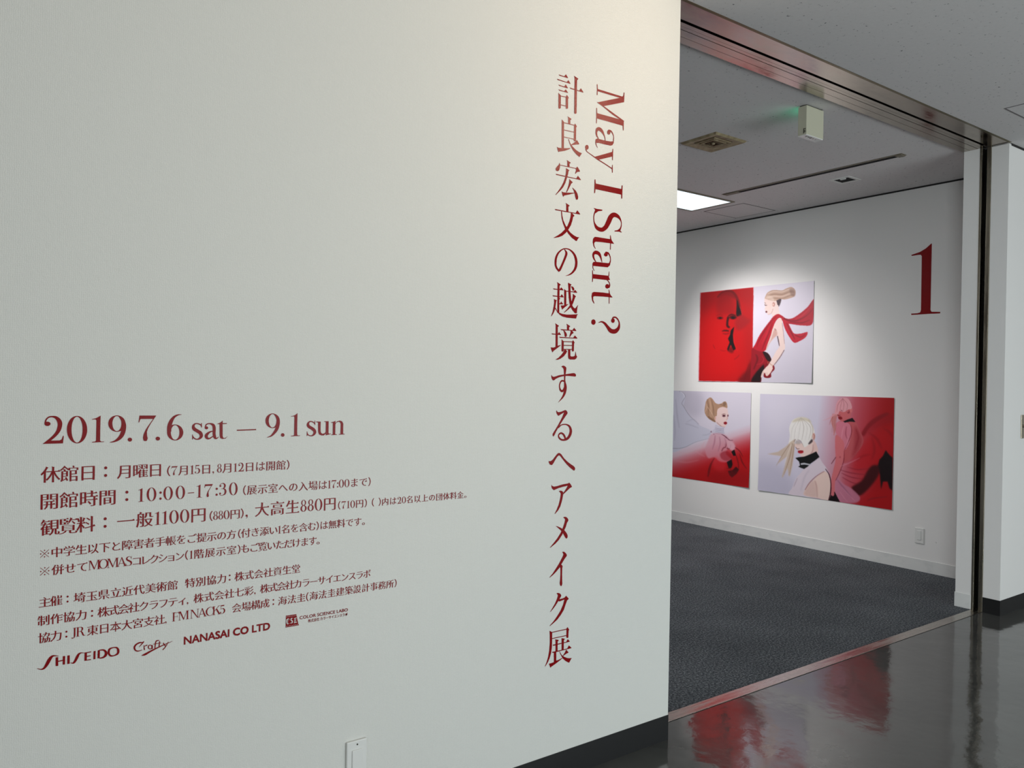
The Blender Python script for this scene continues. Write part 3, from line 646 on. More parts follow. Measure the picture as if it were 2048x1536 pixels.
def sans_line(text, weight, em, p0, p1, zb):
    s = sans(text, weight); xs = [v[0] for v in s.v]; lo, hi = min(xs), max(xs)
    x0, x1 = wall_x(p0, zb), wall_x(p1, zb); k = (x1-x0)/(hi-lo); o = Shape()
    o.add([(x0+(v[0]-lo)*k, zb+v[1]*em) for v in s.v], s.f, s.l); return o
tag(flat_mesh('sponsor_mark', sans_line('NANASAI CO LTD', 0.040, 0.0278, 367.5, 540, 0.7165), M['vinyl']), 'bold red sans-serif company name in the bottom row', 'logo')
cs = empty('sponsor_mark', (0.78, YW-0.001, 0.715), 'rightmost sponsor mark, small red film-strip square with a company name beside it', 'logo')
s = Shape().P((278,530),(545,488),(595,740),(612,772),(270,832)); flat_mesh('badge', traced(s, 550, 1190, 12.8), M['vinyl'], cs)
s = Shape()
for k in range(7): s.E(290+k*40, 556-k*6, 8, 8, 8)
for k in range(8): s.E(285+k*39.5, 800-k*6.8, 8, 8, 8)
s.S((345,600,10),(300,620,16),(290,680,20),(310,735,16),(355,725,8)).S((320,600,9),(322,720,9),cap=False).S((355,600,9),(350,640,9),cap=False)
s.S((445,590,10),(405,600,16),(400,640,14),(440,660,20),(435,705,14),(385,715,10)).S((420,580,7),(422,725,7),cap=False)
s.S((490,590,10),(500,640,16),(490,710,12)).S((480,712,12),(550,690,14),cap=False).S((480,600,10),(548,575,14),cap=False).S((525,580,8),(528,700,8),cap=False)
flat_mesh('badge_letters', traced(s, 550, 1190, 12.8), M['vinyl_white'], cs, lift=0.0016)
flat_mesh('company_name', sans_line('COLOR SCIENCE LABO', 0.018, 0.0128, 599, 695.5, 0.7300), M['vinyl'], cs)
flat_mesh('company_name', sans_line('株式会社 カラーサイエンスラボ', 0.012, 0.0100, 616, 695, 0.7175), M['vinyl'], cs)

# the large numeral on the gallery wall
s = Shape().P((195,340),(340,290),(440,230),(535,145),(545,145),(535,600),(522,1280),(540,1310),(690,1312),(685,1338),(520,1345),(195,1365),(190,1342),(300,1335),(345,1320),(358,1280),(372,360),(355,338),(300,342),(200,358))
tag(flat_mesh('wall_numeral', traced(s, 1800, 470, 8.533, 'poster'), M['vinyl'], wall='poster'), 'large red serif numeral 1 on the gallery wall right of the posters', 'numeral')

# ------------------------------------------------------------------ posters: printed pictures, colour stored per grid point
class Canvas:
    def __init__(s, w, h, sc, bg):
        s.w, s.h, s.sc = int(w*sc), int(h*sc), sc
        s.a = np.empty((s.h, s.w, 3)); s.a[:] = np.array(bg)
        s.yy, s.xx = np.mgrid[0:s.h, 0:s.w]/sc
    def mask(s, loops, blur=0):
        pad = int(blur*s.sc*2.5)+2
        allp = np.vstack(loops)*s.sc
        x0, y0 = np.floor(allp.min(0)).astype(int)-pad; x1, y1 = np.ceil(allp.max(0)).astype(int)+pad
        x0, y0, x1, y1 = max(x0,0), max(y0,0), min(x1,s.w), min(y1,s.h)
        if x1 <= x0 or y1 <= y0: return None
        m_ = np.zeros((y1-y0, x1-x0)); xs = np.arange(x0, x1)+0.5
        segs = []
        for l in loops:
            p = np.asarray(l)*s.sc; segs.append(np.hstack([p, np.roll(p, -1, 0)]))
        segs = np.vstack(segs)
        for r in range(y0, y1):
            y = r+0.5; a = segs[((segs[:,1] <= y) & (segs[:,3] > y)) | ((segs[:,3] <= y) & (segs[:,1] > y))]
            if len(a) < 2: continue
            c = np.sort(a[:,0]+(y-a[:,1])*(a[:,2]-a[:,0])/(a[:,3]-a[:,1]))
            for k in range(0, len(c)-1, 2):
                m_[r-y0] += np.clip(xs+0.5-c[k], 0, 1)-np.clip(xs+0.5-c[k+1], 0, 1)
        m_ = np.clip(m_, 0, 1)
        if blur:
            n = max(1, int(blur*s.sc*0.8))
            for _ in range(2):
                for ax in (0, 1):
                    c = np.cumsum(np.pad(m_, [(n+1, n) if i == ax else (0, 0) for i in (0, 1)], mode='edge'), ax)
                    L_ = m_.shape[ax]
                    m_ = (np.take(c, range(2*n+1, 2*n+1+L_), ax)-np.take(c, range(0, L_), ax))/(2*n+1)
        return m_, x0, y0
    def put(s, mk, col, al=1.0):
        if mk is None: return
        m_, x0, y0 = mk; sub = s.a[y0:y0+m_.shape[0], x0:x0+m_.shape[1]]
        k = (m_*al)[..., None]; sub[:] = sub*(1-k)+np.array(col, float)*k
    def poly(s, col, *pts, blur=1.5, al=1.0, smooth=True):
        p = crom(pts, 5, True) if smooth else np.array(pts, float)
        s.put(s.mask([p], blur), col, al)
    def ell(s, col, cx, cy, rx, ry, blur=1.5, al=1.0, rot=0):
        t = np.linspace(0, 2*math.pi, 24, endpoint=False); c, q = math.cos(rot), math.sin(rot)
        X, Y = rx*np.cos(t), ry*np.sin(t); s.put(s.mask([np.stack([cx+X*c-Y*q, cy+X*q+Y*c], 1)], blur), col, al)
    def line(s, col, *pts, blur=1.5, al=1.0):
        c = crom(pts, 6); d = np.gradient(c[:, :2], axis=0); d /= np.linalg.norm(d, axis=1)[:, None]+1e-9
        n = np.stack([-d[:,1], d[:,0]], 1); h = c[:, 2:3]/2
        s.put(s.mask([np.vstack([c[:, :2]+n*h, (c[:, :2]-n*h)[::-1]])], blur), col, al)
    def lerp(s, t, c0, c1):
        t = np.clip(t, 0, 1)[..., None]; return np.array(c0)*(1-t)+np.array(c1)*t

mt, nt, b = mat('printed_photo_paper', (1, 1, 1, 1), 0.42, 0, 0.4)
at = nt.nodes.new('ShaderNodeVertexColor'); at.layer_name = 'print'
nt.links.new(at.outputs['Color'], b.inputs['Base Color']); M['print'] = mt
mt, nt, b = mat('paper_back', srgb(215, 212, 212), 0.7); M['paper'] = mt

def poster(name, label, y_left, y_right, z0, z1, cv, ox, oy, sc, nx, nz, lift, corners):
    cy = (y_left+y_right)/2
    root = empty(name, (XP, cy, z0), label, 'poster', None)
    U, V = np.meshgrid(np.linspace(0, 1, nx), np.linspace(0, 1, nz))
    Y = y_left+(y_right-y_left)*U; Z = z0+(z1-z0)*V
    cTL, cTR, cBL, cBR = corners
    Lf = lift + 0.002*np.sin(U*7+V*4)*0.5 + cTL*((1-U)*V)**5 + cTR*(U*V)**5 + cBL*((1-U)*(1-V))**5 + cBR*(U*(1-V))**5
    X = XP-Lf
    d = np.stack([X-CAM[0], Y-CAM[1], Z-CAM[2]], -1); z = d@_f
    px = 1024+FPX*(d@RT)/z; py = 768-FPX*(d@UP)/z
    cx = np.clip((px-ox)*sc*cv.sc, 0, cv.w-1.01); cyy = np.clip((py-oy)*sc*cv.sc, 0, cv.h-1.01)
    i, j_ = cyy.astype(int), cx.astype(int)
    col = cv.a[i, j_]/255.0
    lin = np.where(col <= 0.04045, col/12.92, ((col+0.055)/1.055)**2.4)
    rgba = np.concatenate([lin, np.ones(lin.shape[:2]+(1,))], -1).astype(np.float32)
    co = np.stack([X-XP, Y-cy, Z-z0], -1).reshape(-1, 3)
    idx = np.arange(nx*nz).reshape(nz, nx)
    q = np.stack([idx[:-1,:-1], idx[1:,:-1], idx[1:,1:], idx[:-1,1:]], -1).reshape(-1, 4)
    me = bpy.data.meshes.new('printed_sheet')
    me.vertices.add(len(co)); me.vertices.foreach_set('co', co.astype(np.float32).ravel())
    me.loops.add(q.size); me.loops.foreach_set('vertex_index', q[:, ::-1].ravel().astype(np.int32))
    me.polygons.add(len(q)); me.polygons.foreach_set('loop_start', np.arange(0, q.size, 4, dtype=np.int32))
    me.polygons.foreach_set('loop_total', np.full(len(q), 4, dtype=np.int32))
    me.update(calc_edges=True); me.validate()
    ca = me.color_attributes.new('print', 'FLOAT_COLOR', 'POINT'); ca.data.foreach_set('color', rgba.reshape(-1))
    me.materials.append(M['print'])
    me.polygons.foreach_set('use_smooth', np.ones(len(q), dtype=bool))
    o = bpy.data.objects.new('printed_sheet', me); COL.objects.link(o); o.parent = root
    # the paper's back face, following the same curl
    k = 40; iu = np.linspace(0, nx-1, k).astype(int); iv = np.linspace(0, nz-1, k).astype(int)
    v = [(X[a, c]+0.0012, Y[a, c], Z[a, c]) for a in iv for c in iu]
    mb = MB(); mb.v = [tuple(map(float, p)) for p in v]
    mb.f = [(a*k+c, a*k+c+1, (a+1)*k+c+1, (a+1)*k+c) for a in range(k-1) for c in range(k-1)]
    mb.build('paper_backing', M['paper'], root)
    return root

LAV = (216, 209, 221)
# upper poster
c = Canvas(1803, 1536, 0.5, LAV)
c.a[:] = c.lerp((c.yy-500)/1000*0.8+(c.xx-900)/1800, (218,211,223), (196,190,202))
c.poly((190,6,12), (141,237),(845,165),(828,1426),(117,1414), smooth=False, blur=1)
g = c.mask([np.array([(141,237),(845,165),(828,1426),(117,1414)], float)])
c.poly((158,12,20), (160,250),(500,215),(830,190),(835,420),(560,330),(300,420),(150,520), blur=60, al=.6)
c.poly((165,12,18), (700,300),(840,250),(830,1300),(740,1000), blur=50, al=.5)
c.poly((205,4,8), (160,620),(420,560),(560,860),(640,1300),(300,1380),(140,1300), blur=70, al=.7)
c.line((104,10,14), (365,300,16),(420,240,22),(500,212,30),(570,230,34),(622,300,38),(655,400,36),(675,500,30), blur=9, al=.85)
c.poly((122,12,18), (380,300),(440,240),(510,215),(570,240),(610,320),(560,300),(470,270), blur=16, al=.7)
c.poly((138,12,18), (400,300),(520,260),(600,400),(600,540),(520,520),(380,520),(350,420), blur=30, al=.55)
c.poly((18,4,6), (628,330),(655,420),(690,520),(665,548),(620,545),(622,430), blur=8)
c.poly((150,20,26), (690,520),(760,580),(810,600),(740,690),(640,740),(600,640),(640,560), blur=22, al=.8)
c.line((232,90,80), (668,420,4),(690,500,6),(700,540,3), blur=3, al=.6)
c.ell((86,2,6), 402,574,42,20, blur=8, al=.8); c.ell((20,0,2), 405,575,16,12, blur=4)
c.ell((60,2,5), 575,566,50,26, blur=8, al=.9); c.ell((10,0,2), 575,572,24,16, blur=4)
c.line((70,2,6), (505,555,14),(550,528,20),(610,540,14), blur=5, al=.9); c.line((120,4,8), (350,545,10),(400,528,14),(440,545,8), blur=8, al=.6)
c.line((48,2,5), (512,560,34),(500,620,28),(500,680,30),(530,702,24), blur=6, al=.95)
c.line((60,0,4), (425,750,8),(470,742,22),(520,748,16), blur=5, al=.95); c.line((110,0,6), (435,778,10),(480,788,18),(525,775,12), blur=8, al=.7)
c.poly((8,2,4), (545,740),(590,690),(572,800),(580,900),(612,985),(580,1010),(545,930),(510,1015),(496,990),(530,900),(508,850),(535,800), blur=7, smooth=False)
c.poly((60,0,4), (500,1000),(560,960),(580,1030),(540,1040), blur=14, al=.6)
c.line((228,10,14), (582,800,6),(600,930,8),(640,1020,6), blur=4, al=.5)
for pts in (((310,930,8),(325,970,10),(340,990,4)), ((400,1000,6),(450,1015,8),(480,1010,4)), ((590,1130,10),(640,1090,12),(660,1060,5)), ((720,1420,20),(760,1280,18),(790,1180,8))): c.line((140,0,8), *pts, blur=6, al=.7)
c.poly((96,2,10), (640,1426),(700,1330),(760,1270),(826,1130),(828,1426), blur=26, al=.8)
q_ = np.array([(852,150),(1690,60),(1690,1470),(834,1445)], float); k_ = c.mask([q_]); m_, x0_, y0_ = k_
sub = c.a[y0_:y0_+m_.shape[0], x0_:x0_+m_.shape[1]]; ly = c.yy[y0_:y0_+m_.shape[0], x0_:x0_+m_.shape[1]]; lx = c.xx[y0_:y0_+m_.shape[0], x0_:x0_+m_.shape[1]]
sub[:] = sub*(1-m_[..., None])+c.lerp((ly-500)/1000*0.8+(lx-900)/1800, (218,211,223), (196,190,202))*m_[..., None]
c.line((240,190,196), (140,235,5),(495,199,5),(848,163,5), blur=1); c.line((240,190,196), (138,236,5),(126,820,5),(114,1416,5), blur=1)
# its right-hand figure
S_, S2 = (226,201,194), (196,152,142)
c.poly((74,56,62), (1120,330),(1205,300),(1220,330),(1190,415),(1150,420), blur=6)
c.poly(S_, (1003,300),(1060,300),(1140,325),(1165,400),(1130,440),(1105,480),(1090,508),(1042,528),(1030,512),(1006,482),(1010,465),(994,458),(1006,430),(998,402),(994,350))
c.poly((226,203,198), (1090,430),(1170,395),(1190,480),(1205,560),(1110,560),(1088,505))
c.poly((188,156,138), (1000,305),(1030,240),(1090,205),(1150,200),(1230,205),(1290,178),(1350,160),(1395,185),(1410,230),(1395,285),(1330,312),(1260,328),(1200,320),(1140,345),(1060,335),(1010,318))
for dy, cc in ((0,(222,198,182)),(34,(140,108,92)),(62,(214,188,172)),(88,(150,118,100))):
    c.line(cc, (1040,250+dy*.8,8),(1120,222+dy,12),(1230,225+dy,12),(1330,190+dy,10),(1390,205+dy*.7,5), blur=4, al=.7)
c.poly((222,198,184), (1010,310),(1050,270),(1110,300),(1120,350),(1070,330), blur=12, al=.6)
c.poly((118,88,80), (1330,190),(1395,200),(1400,280),(1350,270), blur=12, al=.5)
c.line((70,40,46), (996,398,10),(1012,404,9),(1030,402,4), blur=2); c.line((90,60,60), (996,372,8),(1014,378,5), blur=2)
c.ell((92,20,32), 1020,492,13,12, blur=2); c.ell((190,132,122), 1117,393,18,30, blur=3); c.ell((230,200,190), 1112,395,8,16, blur=3)
c.line(S2, (1040,528,6),(1085,512,8),(1110,450,10), blur=4, al=.8)
c.poly((172,22,42), (1178,523),(1240,552),(1290,583),(1370,576),(1470,512),(1570,427),(1660,320),(1656,500),(1626,660),(1500,674),(1380,660),(1290,642),(1220,600), blur=1.5)
c.poly((182,26,46), (1240,600),(1300,620),(1340,700),(1390,780),(1480,782),(1570,762),(1545,830),(1470,880),(1388,902),(1310,800),(1262,700))
for pts in (((1300,600,10),(1420,610,16),(1560,540,10),(1650,440,6)), ((1320,620,8),(1480,640,14),(1600,600,8)), ((1290,640,10),(1350,760,16),(1400,860,8)), ((1400,800,12),(1480,830,12),(1540,790,6)), ((1250,580,20),(1300,600,20),(1330,600,8))): c.line((112,8,26), *pts, blur=6, al=.75)
c.line((206,50,66), (1400,590,10),(1500,540,16),(1620,420,8), blur=8, al=.6)
c.poly((178,20,38), (1172,522),(1240,556),(1180,580),(1140,630),(1110,710),(1070,850),(1020,990),(950,1035),(900,1015),(838,985),(870,925),(920,820),(1000,700),(1070,610),(1110,558))
for pts in (((1080,620,8),(1000,740,18),(930,860,14),(890,960,6)), ((1100,640,8),(1060,760,14),(1000,900,16),(960,1000,8)), ((1150,560,8),(1100,600,10),(1070,650,6))): c.line((120,8,24), *pts, blur=6, al=.7)
c.line((204,44,60), (1060,680,6),(1020,790,12),(960,920,8), blur=6, al=.6)
c.poly((146,12,28), (828,980),(900,1010),(970,1025),(1040,1045),(1080,1110),(1090,1160),(1040,1190),(990,1250),(955,1320),(942,1432),(815,1430),(812,1250),(818,1100))
c.poly((26,4,8), (890,1290),(985,1190),(1000,1270),(948,1360),(942,1433),(812,1430),(826,1380), blur=12, smooth=False)
c.line((190,50,66), (960,1080,8),(985,1130,10),(950,1180,8),(880,1200,5), blur=4, al=.7); c.line((84,4,14), (880,1060,12),(900,1130,20),(850,1260,14), blur=8, al=.7)
c.poly((124,10,24), (1010,1190),(1090,1165),(1132,1250),(1085,1310),(1082,1362),(1034,1376),(985,1360),(990,1300))
c.poly((34,6,10), (972,1025),(1035,1042),(1078,1110),(1086,1160),(1040,1150),(1000,1090), blur=5)
c.poly(S_, (1190,575),(1225,592),(1240,700),(1254,850),(1270,965),(1250,1010),(1185,1115),(1110,1210),(1085,1245),(1045,1210),(1080,1145),(1150,1020),(1192,950),(1170,810),(1110,860),(1050,930),(1010,1030),(1030,940),(1075,820),(1105,715),(1145,630))
c.poly(S2, (1118,740),(1150,730),(1165,800),(1110,850),(1050,935),(1015,1015),(1030,950),(1080,860), blur=8, al=.85)
c.line((60,30,36), (1168,815,12),(1185,900,12),(1194,950,6), blur=4, al=.9); c.line((90,50,50), (1260,1000,8),(1200,1100,10),(1125,1200,8), blur=4, al=.8); c.line((150,100,94), (1232,640,8),(1250,800,8),(1262,920,6), blur=4, al=.6)
c.line((130,90,82), (1130,715,12),(1150,740,10), blur=6, al=.7)
c.poly((230,203,194), (1050,1205),(1105,1235),(1085,1290),(1040,1345),(1015,1345),(995,1305),(955,1368),(948,1350),(968,1290),(1000,1250))
for pts in (((1000,1300,4),(1010,1340,3)), ((1025,1300,4),(1030,1340,3)), ((985,1290,4),(960,1345,3))): c.line((150,96,90), *pts, blur=2, al=.8)
c.line((176,120,84), (1060,1170,6),(1085,1200,6),(1110,1205,5), blur=2); c.line((176,120,84), (1040,1190,5),(1040,1160,5),(1065,1160,5), blur=2)
poster('wall_poster', 'upper gallery poster, left half red with dim face, right half woman trailing red scarf', 5.2015, 3.9370, 1.4260, 2.3080, c, 1380, 550, 6.678, 300, 212, 0.004, (0.0, 0.004, 0.003, 0.012))

# lower left poster
c = Canvas(1327, 1536, 0.5, LAV)
c.a[:] = c.lerp((c.yy-(900-0.33*(c.xx-95)))/430, (214,207,220), (206,92,104))
t_ = (c.yy-(1010-0.34*(c.xx-95)))/330
c.a[:] = np.clip(1-t_, 0, 1)[..., None]*c.a+np.clip(t_, 0, 1)[..., None]*np.array((178,2,10))
c.poly((176,170,186), (110,80),(500,90),(520,400),(300,420), blur=70, al=.6)
c.poly((198,196,212), (60,92),(150,84),(235,100),(283,150),(275,230),(262,300),(340,430),(480,560),(640,640),(600,745),(450,790),(280,868),(60,885), blur=3)
c.line((150,146,162), (200,88,6),(250,110,9),(283,160,8),(236,250,8),(260,300,9),(345,430,9),(470,545,6), blur=3, al=.8)
c.line((234,230,240), (215,92,6),(262,130,8),(272,180,6), blur=4, al=.9)
c.line((150,146,162), (60,880,8),(170,885,9),(280,868,8),(420,800,5),(620,745,4), blur=3, al=.8)
for pts in (((150,200,10),(170,420,18),(200,600,10)), ((280,540,12),(360,560,16),(470,600,8)), ((300,520,8),(400,480,12),(470,560,8)), ((520,700,8),(600,690,12),(650,650,6)), ((120,420,12),(140,640,16),(130,780,8))): c.line((168,165,184), *pts, blur=8, al=.6)
c.poly((176,138,112), (558,310),(572,230),(600,190),(640,174),(672,205),(700,245),(740,266),(790,256),(815,236),(845,230),(865,262),(866,322),(800,310),(745,335),(728,400),(708,515),(640,490),(590,450),(560,400),(552,350))
for k, (a, b2) in enumerate((((590,200),(600,420)), ((620,190),(640,460)), ((650,200),(680,480)), ((590,300),(700,500)), ((760,270),(850,300)), ((580,260),(560,380)))):
    c.line(((118,86,68),(214,180,156))[k%2], (a[0],a[1],6),((a[0]+b2[0])/2+12,(a[1]+b2[1])/2,10),(b2[0],b2[1],5), blur=4, al=.7)
c.poly((128,92,72), (600,430),(700,500),(706,518),(620,475), blur=6, al=.8)
c.ell((120,92,74), 832,262,22,26, blur=5, al=.7)
c.poly((230,202,198), (735,340),(800,308),(868,330),(880,390),(888,415),(878,450),(884,470),(866,492),(866,520),(858,560),(832,588),(790,580),(740,555),(706,510),(700,440),(722,430))
c.ell((110,50,62), 822,430,24,17, blur=4, al=.9); c.ell((40,14,24), 822,430,10,9, blur=3); c.ell((110,50,62), 878,428,10,15, blur=3, al=.9)
c.line((140,96,90), (790,412,6),(825,402,9),(850,412,5), blur=3, al=.8)
c.ell((152,14,34), 843,532,24,20, blur=3); c.line((80,4,16), (820,530,4),(860,528,5), blur=2)
c.line((196,150,146), (866,440,6),(872,470,8),(850,492,6), blur=4, al=.8); c.ell((218,168,156), 702,462,10,24, blur=3); c.line((150,110,110), (720,520,8),(790,580,10),(835,590,6), blur=5, al=.7)
c.poly((200,194,210), (706,555),(760,575),(822,592),(822,640),(834,682),(760,690),(690,690),(650,650),(690,610))
for y in (600, 622, 645, 668): c.line((140,134,156), (700,y,4),(760,y+14,7),(824,y+10,5), blur=3, al=.8)
c.poly((208,150,164), (640,690),(720,670),(832,690),(900,750),(960,800),(985,880),(940,925),(880,890),(850,960),(930,1040),(860,1080),(760,1070),(690,1010),(600,1020),(560,900),(600,780), blur=12, al=.7)
for pts in (((790,690,6),(830,710,12),(862,745,8)), ((850,720,8),(900,770,10),(950,770,5)), ((650,640,6),(640,655,8),(655,662,4)), ((675,690,6),(690,686,5))): c.line((96,40,56), *pts, blur=3, al=.85)
c.line((120,40,54), (790,925,10),(815,880,16),(845,865,14),(860,800,6), blur=5, al=.8); c.line((112,30,44), (862,880,18),(900,890,14),(920,830,8), blur=5, al=.7)
c.line((200,30,40), (700,1020,6),(760,1070,8),(860,1075,6), blur=4, al=.8)
c.poly((14,0,2), (925,930),(968,900),(992,985),(955,990), blur=4, smooth=False)
c.poly((14,0,2), (862,1075),(930,1035),(944,1110),(925,1160),(890,1165), blur=5, smooth=False)
c.poly((40,0,4), (878,1200),(940,1190),(990,1140),(1034,1180),(1000,1240),(935,1292),(900,1260), blur=6, smooth=False)
for pts in (((975,870,8),(1040,920,12),(1085,1000,8)), ((990,980,10),(1020,1080,14),(1030,1180,10)), ((1040,960,8),(1080,1080,16),(1140,1170,8)), ((860,1160,8),(920,1180,10),(940,1240,6)), ((880,1220,6),(910,1240,8))): c.line((96,0,6), *pts, blur=5, al=.8)
c.line((110,0,10), (690,1020,10),(640,1110,26),(615,1200,34),(600,1285,18), blur=6, al=.85)
c.poly((140,0,6), (700,1200),(1180,1200),(1185,1440),(1000,1420),(600,1360), blur=60, al=.5)
for pts in (((700,700,8),(690,800,20),(660,900,10)), ((760,720,8),(770,820,18),(740,930,10)), ((830,740,6),(850,800,14),(830,850,8))): c.line((176,112,130), *pts, blur=7, al=.7)
c.poly((214,166,178), (860,790),(920,780),(975,850),(950,905),(890,880), blur=8, al=.8)
c.poly((150,20,34), (770,960),(850,920),(915,960),(925,1030),(860,1060),(790,1030), blur=10, al=.6)
c.poly((214,60,70), (700,1000),(780,1040),(850,1090),(820,1200),(700,1180),(660,1100), blur=24, al=.4)
for pts in (((560,780,6),(520,860,14),(500,960,8)), ((420,900,6),(480,960,14),(560,1000,8)), ((200,940,6),(320,960,16),(460,930,8)), ((150,1060,6),(300,1080,16),(470,1050,8))): c.line((222,160,172), *pts, blur=12, al=.35)
poster('wall_poster', 'lower left gallery poster, woman with tall sculpted hair fading from white into red', 5.5620, 4.5670, 0.4440, 1.3270, c, 1330, 770, 6.98, 250, 220, 0.004, (0.0, 0.003, 0.0, 0.010))

# lower right poster
c = Canvas(1831, 1536, 0.5, LAV)
tx = c.xx+0.12*(c.yy-700)
c.a[:] = c.lerp((tx-760)/420, (206,200,216), (192,104,120))
t_ = (tx-1080)/480
c.a[:] = np.clip(1-t_, 0, 1)[..., None]*c.a+np.clip(t_, 0, 1)[..., None]*np.array((168,8,16))
c.poly((176,172,192), (60,900),(420,1000),(520,1350),(60,1300), blur=80, al=.6)
c.poly((222,216,228), (200,150),(700,160),(560,360),(260,600), blur=90, al=.5)
c.poly((186,14,24), (1330,700),(1500,560),(1700,480),(1690,760),(1540,900),(1360,1000),(1200,1000), blur=50, al=.6)
c.poly((128,12,24), (1315,575),(1380,470),(1470,390),(1600,330),(1640,350),(1520,420),(1410,510),(1350,600), blur=10, al=.8)
c.poly((146,14,28), (1330,600),(1420,500),(1560,400),(1700,340),(1700,420),(1500,500), blur=30, al=.5)
c.poly((18,0,4), (1603,770),(1650,830),(1684,860),(1684,1250),(1650,1225),(1625,1140),(1570,1140),(1548,1235),(1535,1060),(1508,960),(1530,880),(1570,840), blur=9, smooth=False)
c.poly((52,0,6), (1200,1210),(1320,1130),(1390,1010),(1450,950),(1525,960),(1520,1060),(1430,1190),(1310,1305),(1240,1280), blur=16, al=.92)
c.poly((176,10,18), (1300,1330),(1500,1240),(1690,1260),(1690,1480),(1300,1440), blur=30, al=.6)
for pts in (((1060,1000,6),(1200,1040,12),(1380,1060,6)), ((1080,1040,6),(1200,1090,12),(1330,1110,6)), ((1090,1090,6),(1200,1150,12),(1290,1170,5)), ((1150,970,5),(1280,1000,10),(1420,980,5)), ((1380,1370,6),(1450,1340,16),(1620,1320,8))): c.line((120,20,38), *pts, blur=7, al=.55)
c.poly((190,118,142), (1010,1090),(1110,1170),(1210,1230),(1300,1330),(1250,1390),(1060,1380),(1010,1270), blur=8, al=.9)
c.line((146,84,112), (1030,1120,8),(1110,1220,16),(1200,1330,8), blur=8, al=.8)
# figure on the right
c.poly((186,84,90), (1035,450),(1120,425),(1240,437),(1290,520),(1338,640),(1322,720),(1250,820),(1180,885),(1100,918),(1106,780),(1040,640))
c.poly((150,36,46), (1240,480),(1325,640),(1290,760),(1200,860),(1230,700), blur=22, al=.6)
c.poly((204,116,134), (1020,450),(1100,430),(1180,470),(1196,560),(1170,690),(1120,770),(1098,690),(1050,620),(1015,560), blur=2)
c.line((150,60,80), (1140,490,8),(1130,580,12),(1150,640,6), blur=5, al=.7); c.line((110,16,30), (1190,470,4),(1196,580,6),(1116,772,5), blur=2, al=.9)
c.poly((206,108,114), (1015,590),(1085,640),(1112,700),(1108,820),(1085,950),(1040,1060),(1010,1120),(1002,1200),(1002,1270),(985,1300),(960,1300),(955,1220),(962,1110),(985,1000),(1010,880),(1005,720))
c.line((120,20,36), (1112,780,5),(1106,900,8),(1050,1050,8),(1010,1130,6), blur=4, al=.8); c.ell((170,70,80),1064,852,8,10,blur=5)
c.line((90,16,30), (960,932,6),(985,895,8),(1016,850,6), blur=2, al=.9)
c.poly((196,96,100), (1030,330),(1080,270),(1160,280),(1190,330),(1180,385),(1110,430),(1065,418),(1035,372))
c.line((110,20,36), (1182,290,18),(1165,330,12),(1150,320,6), blur=5, al=.8); c.ell((206,108,112), 1192,296,18,32, blur=3)
c.poly((214,150,158), (1018,230),(1045,180),(1100,150),(1160,165),(1198,230),(1200,280),(1160,290),(1110,320),(1060,310),(1040,345),(1000,350),(1008,290))
for x in (1040,1075,1110,1150): c.line((150,80,92), (1095,160,5),(x,230,6),(x-14,318,3), blur=3, al=.6)
c.ell((128,4,20), 1066,390,25,18, blur=3, rot=.3); c.line((90,20,34), (1030,350,6),(1048,362,8),(1070,355,4), blur=3, al=.8); c.line((100,30,40), (1075,295,8),(1090,310,6), blur=3, al=.7)
c.line((194,120,116), (1005,345,60),(985,430,56),(1000,520,30),(990,595,6), blur=4, al=.8); c.line((214,150,158), (1000,340,24),(940,390,10),(860,420,3), blur=3, al=.7); c.line((176,96,92), (975,380,10),(950,430,8),(940,470,3), blur=3, al=.7)
for x in (980,1000,1018): c.line((150,76,70), (x,370,6),(x-4,470,6),(x-14,560,3), blur=3, al=.5)
c.poly((12,2,8), (1100,430),(1150,408),(1210,388),(1245,437),(1180,432),(1120,444), blur=2, smooth=False)
# main figure
c.poly((222,188,182), (735,650),(780,690),(800,800),(700,860),(630,850),(720,770))
c.poly((230,203,196), (525,700),(600,690),(720,660),(748,700),(738,780),(690,840),(615,852),(585,805),(560,765))
c.line((180,130,124), (745,700,8),(738,780,12),(690,840,12),(620,856,6), blur=5, al=.7)
c.poly((232,228,224), (462,520),(478,460),(520,402),(610,380),(690,405),(740,480),(762,560),(742,620),(700,695),(640,735),(605,660),(560,650),(525,680),(480,720),(455,700),(470,600))
c.poly((198,186,160), (495,440),(540,398),(610,380),(690,400),(720,440),(640,420),(560,430), blur=10, al=.7)
for k, x in enumerate((500,540,585,630,670,710)): c.line(((196,190,184),(160,150,142))[k%2], (600,385,4),(x+5,500,9),(x-18,650,4), blur=4, al=.5)
c.line((168,152,136), (690,410,8),(740,500,12),(735,600,8),(700,690,5), blur=5, al=.6)
c.poly((198,174,152), (525,640),(530,720),(515,860),(500,960),(470,1080),(455,1070),(445,980),(385,1095),(376,1085),(410,960),(440,840),(330,930),(300,985),(370,840),(205,815),(330,790),(420,730),(470,680), blur=5, al=.8, smooth=False)
for pts in (((500,690,10),(470,850,12),(400,1060,4)), ((520,700,8),(500,860,10),(465,1060,4)), ((470,700,8),(400,800,8),(310,950,3))): c.line((150,116,92), *pts, blur=4, al=.6)
c.line((226,214,202), (490,700,12),(440,830,12),(410,950,4), blur=5, al=.7)
c.ell((214,166,154), 753,608,18,42, blur=3); c.line((120,70,70), (748,580,4),(762,600,6),(752,650,4), blur=2, al=.8); c.poly((30,16,22), (690,690),(730,640),(738,670),(700,700), blur=5, al=.8)
c.line((90,50,50), (540,735,5),(560,755,7),(585,752,5), blur=2, al=.85); c.ell((176,16,34), 598,790,34,19, blur=2.5); c.line((90,6,18), (565,778,4),(600,782,5),(630,776,4), blur=2)
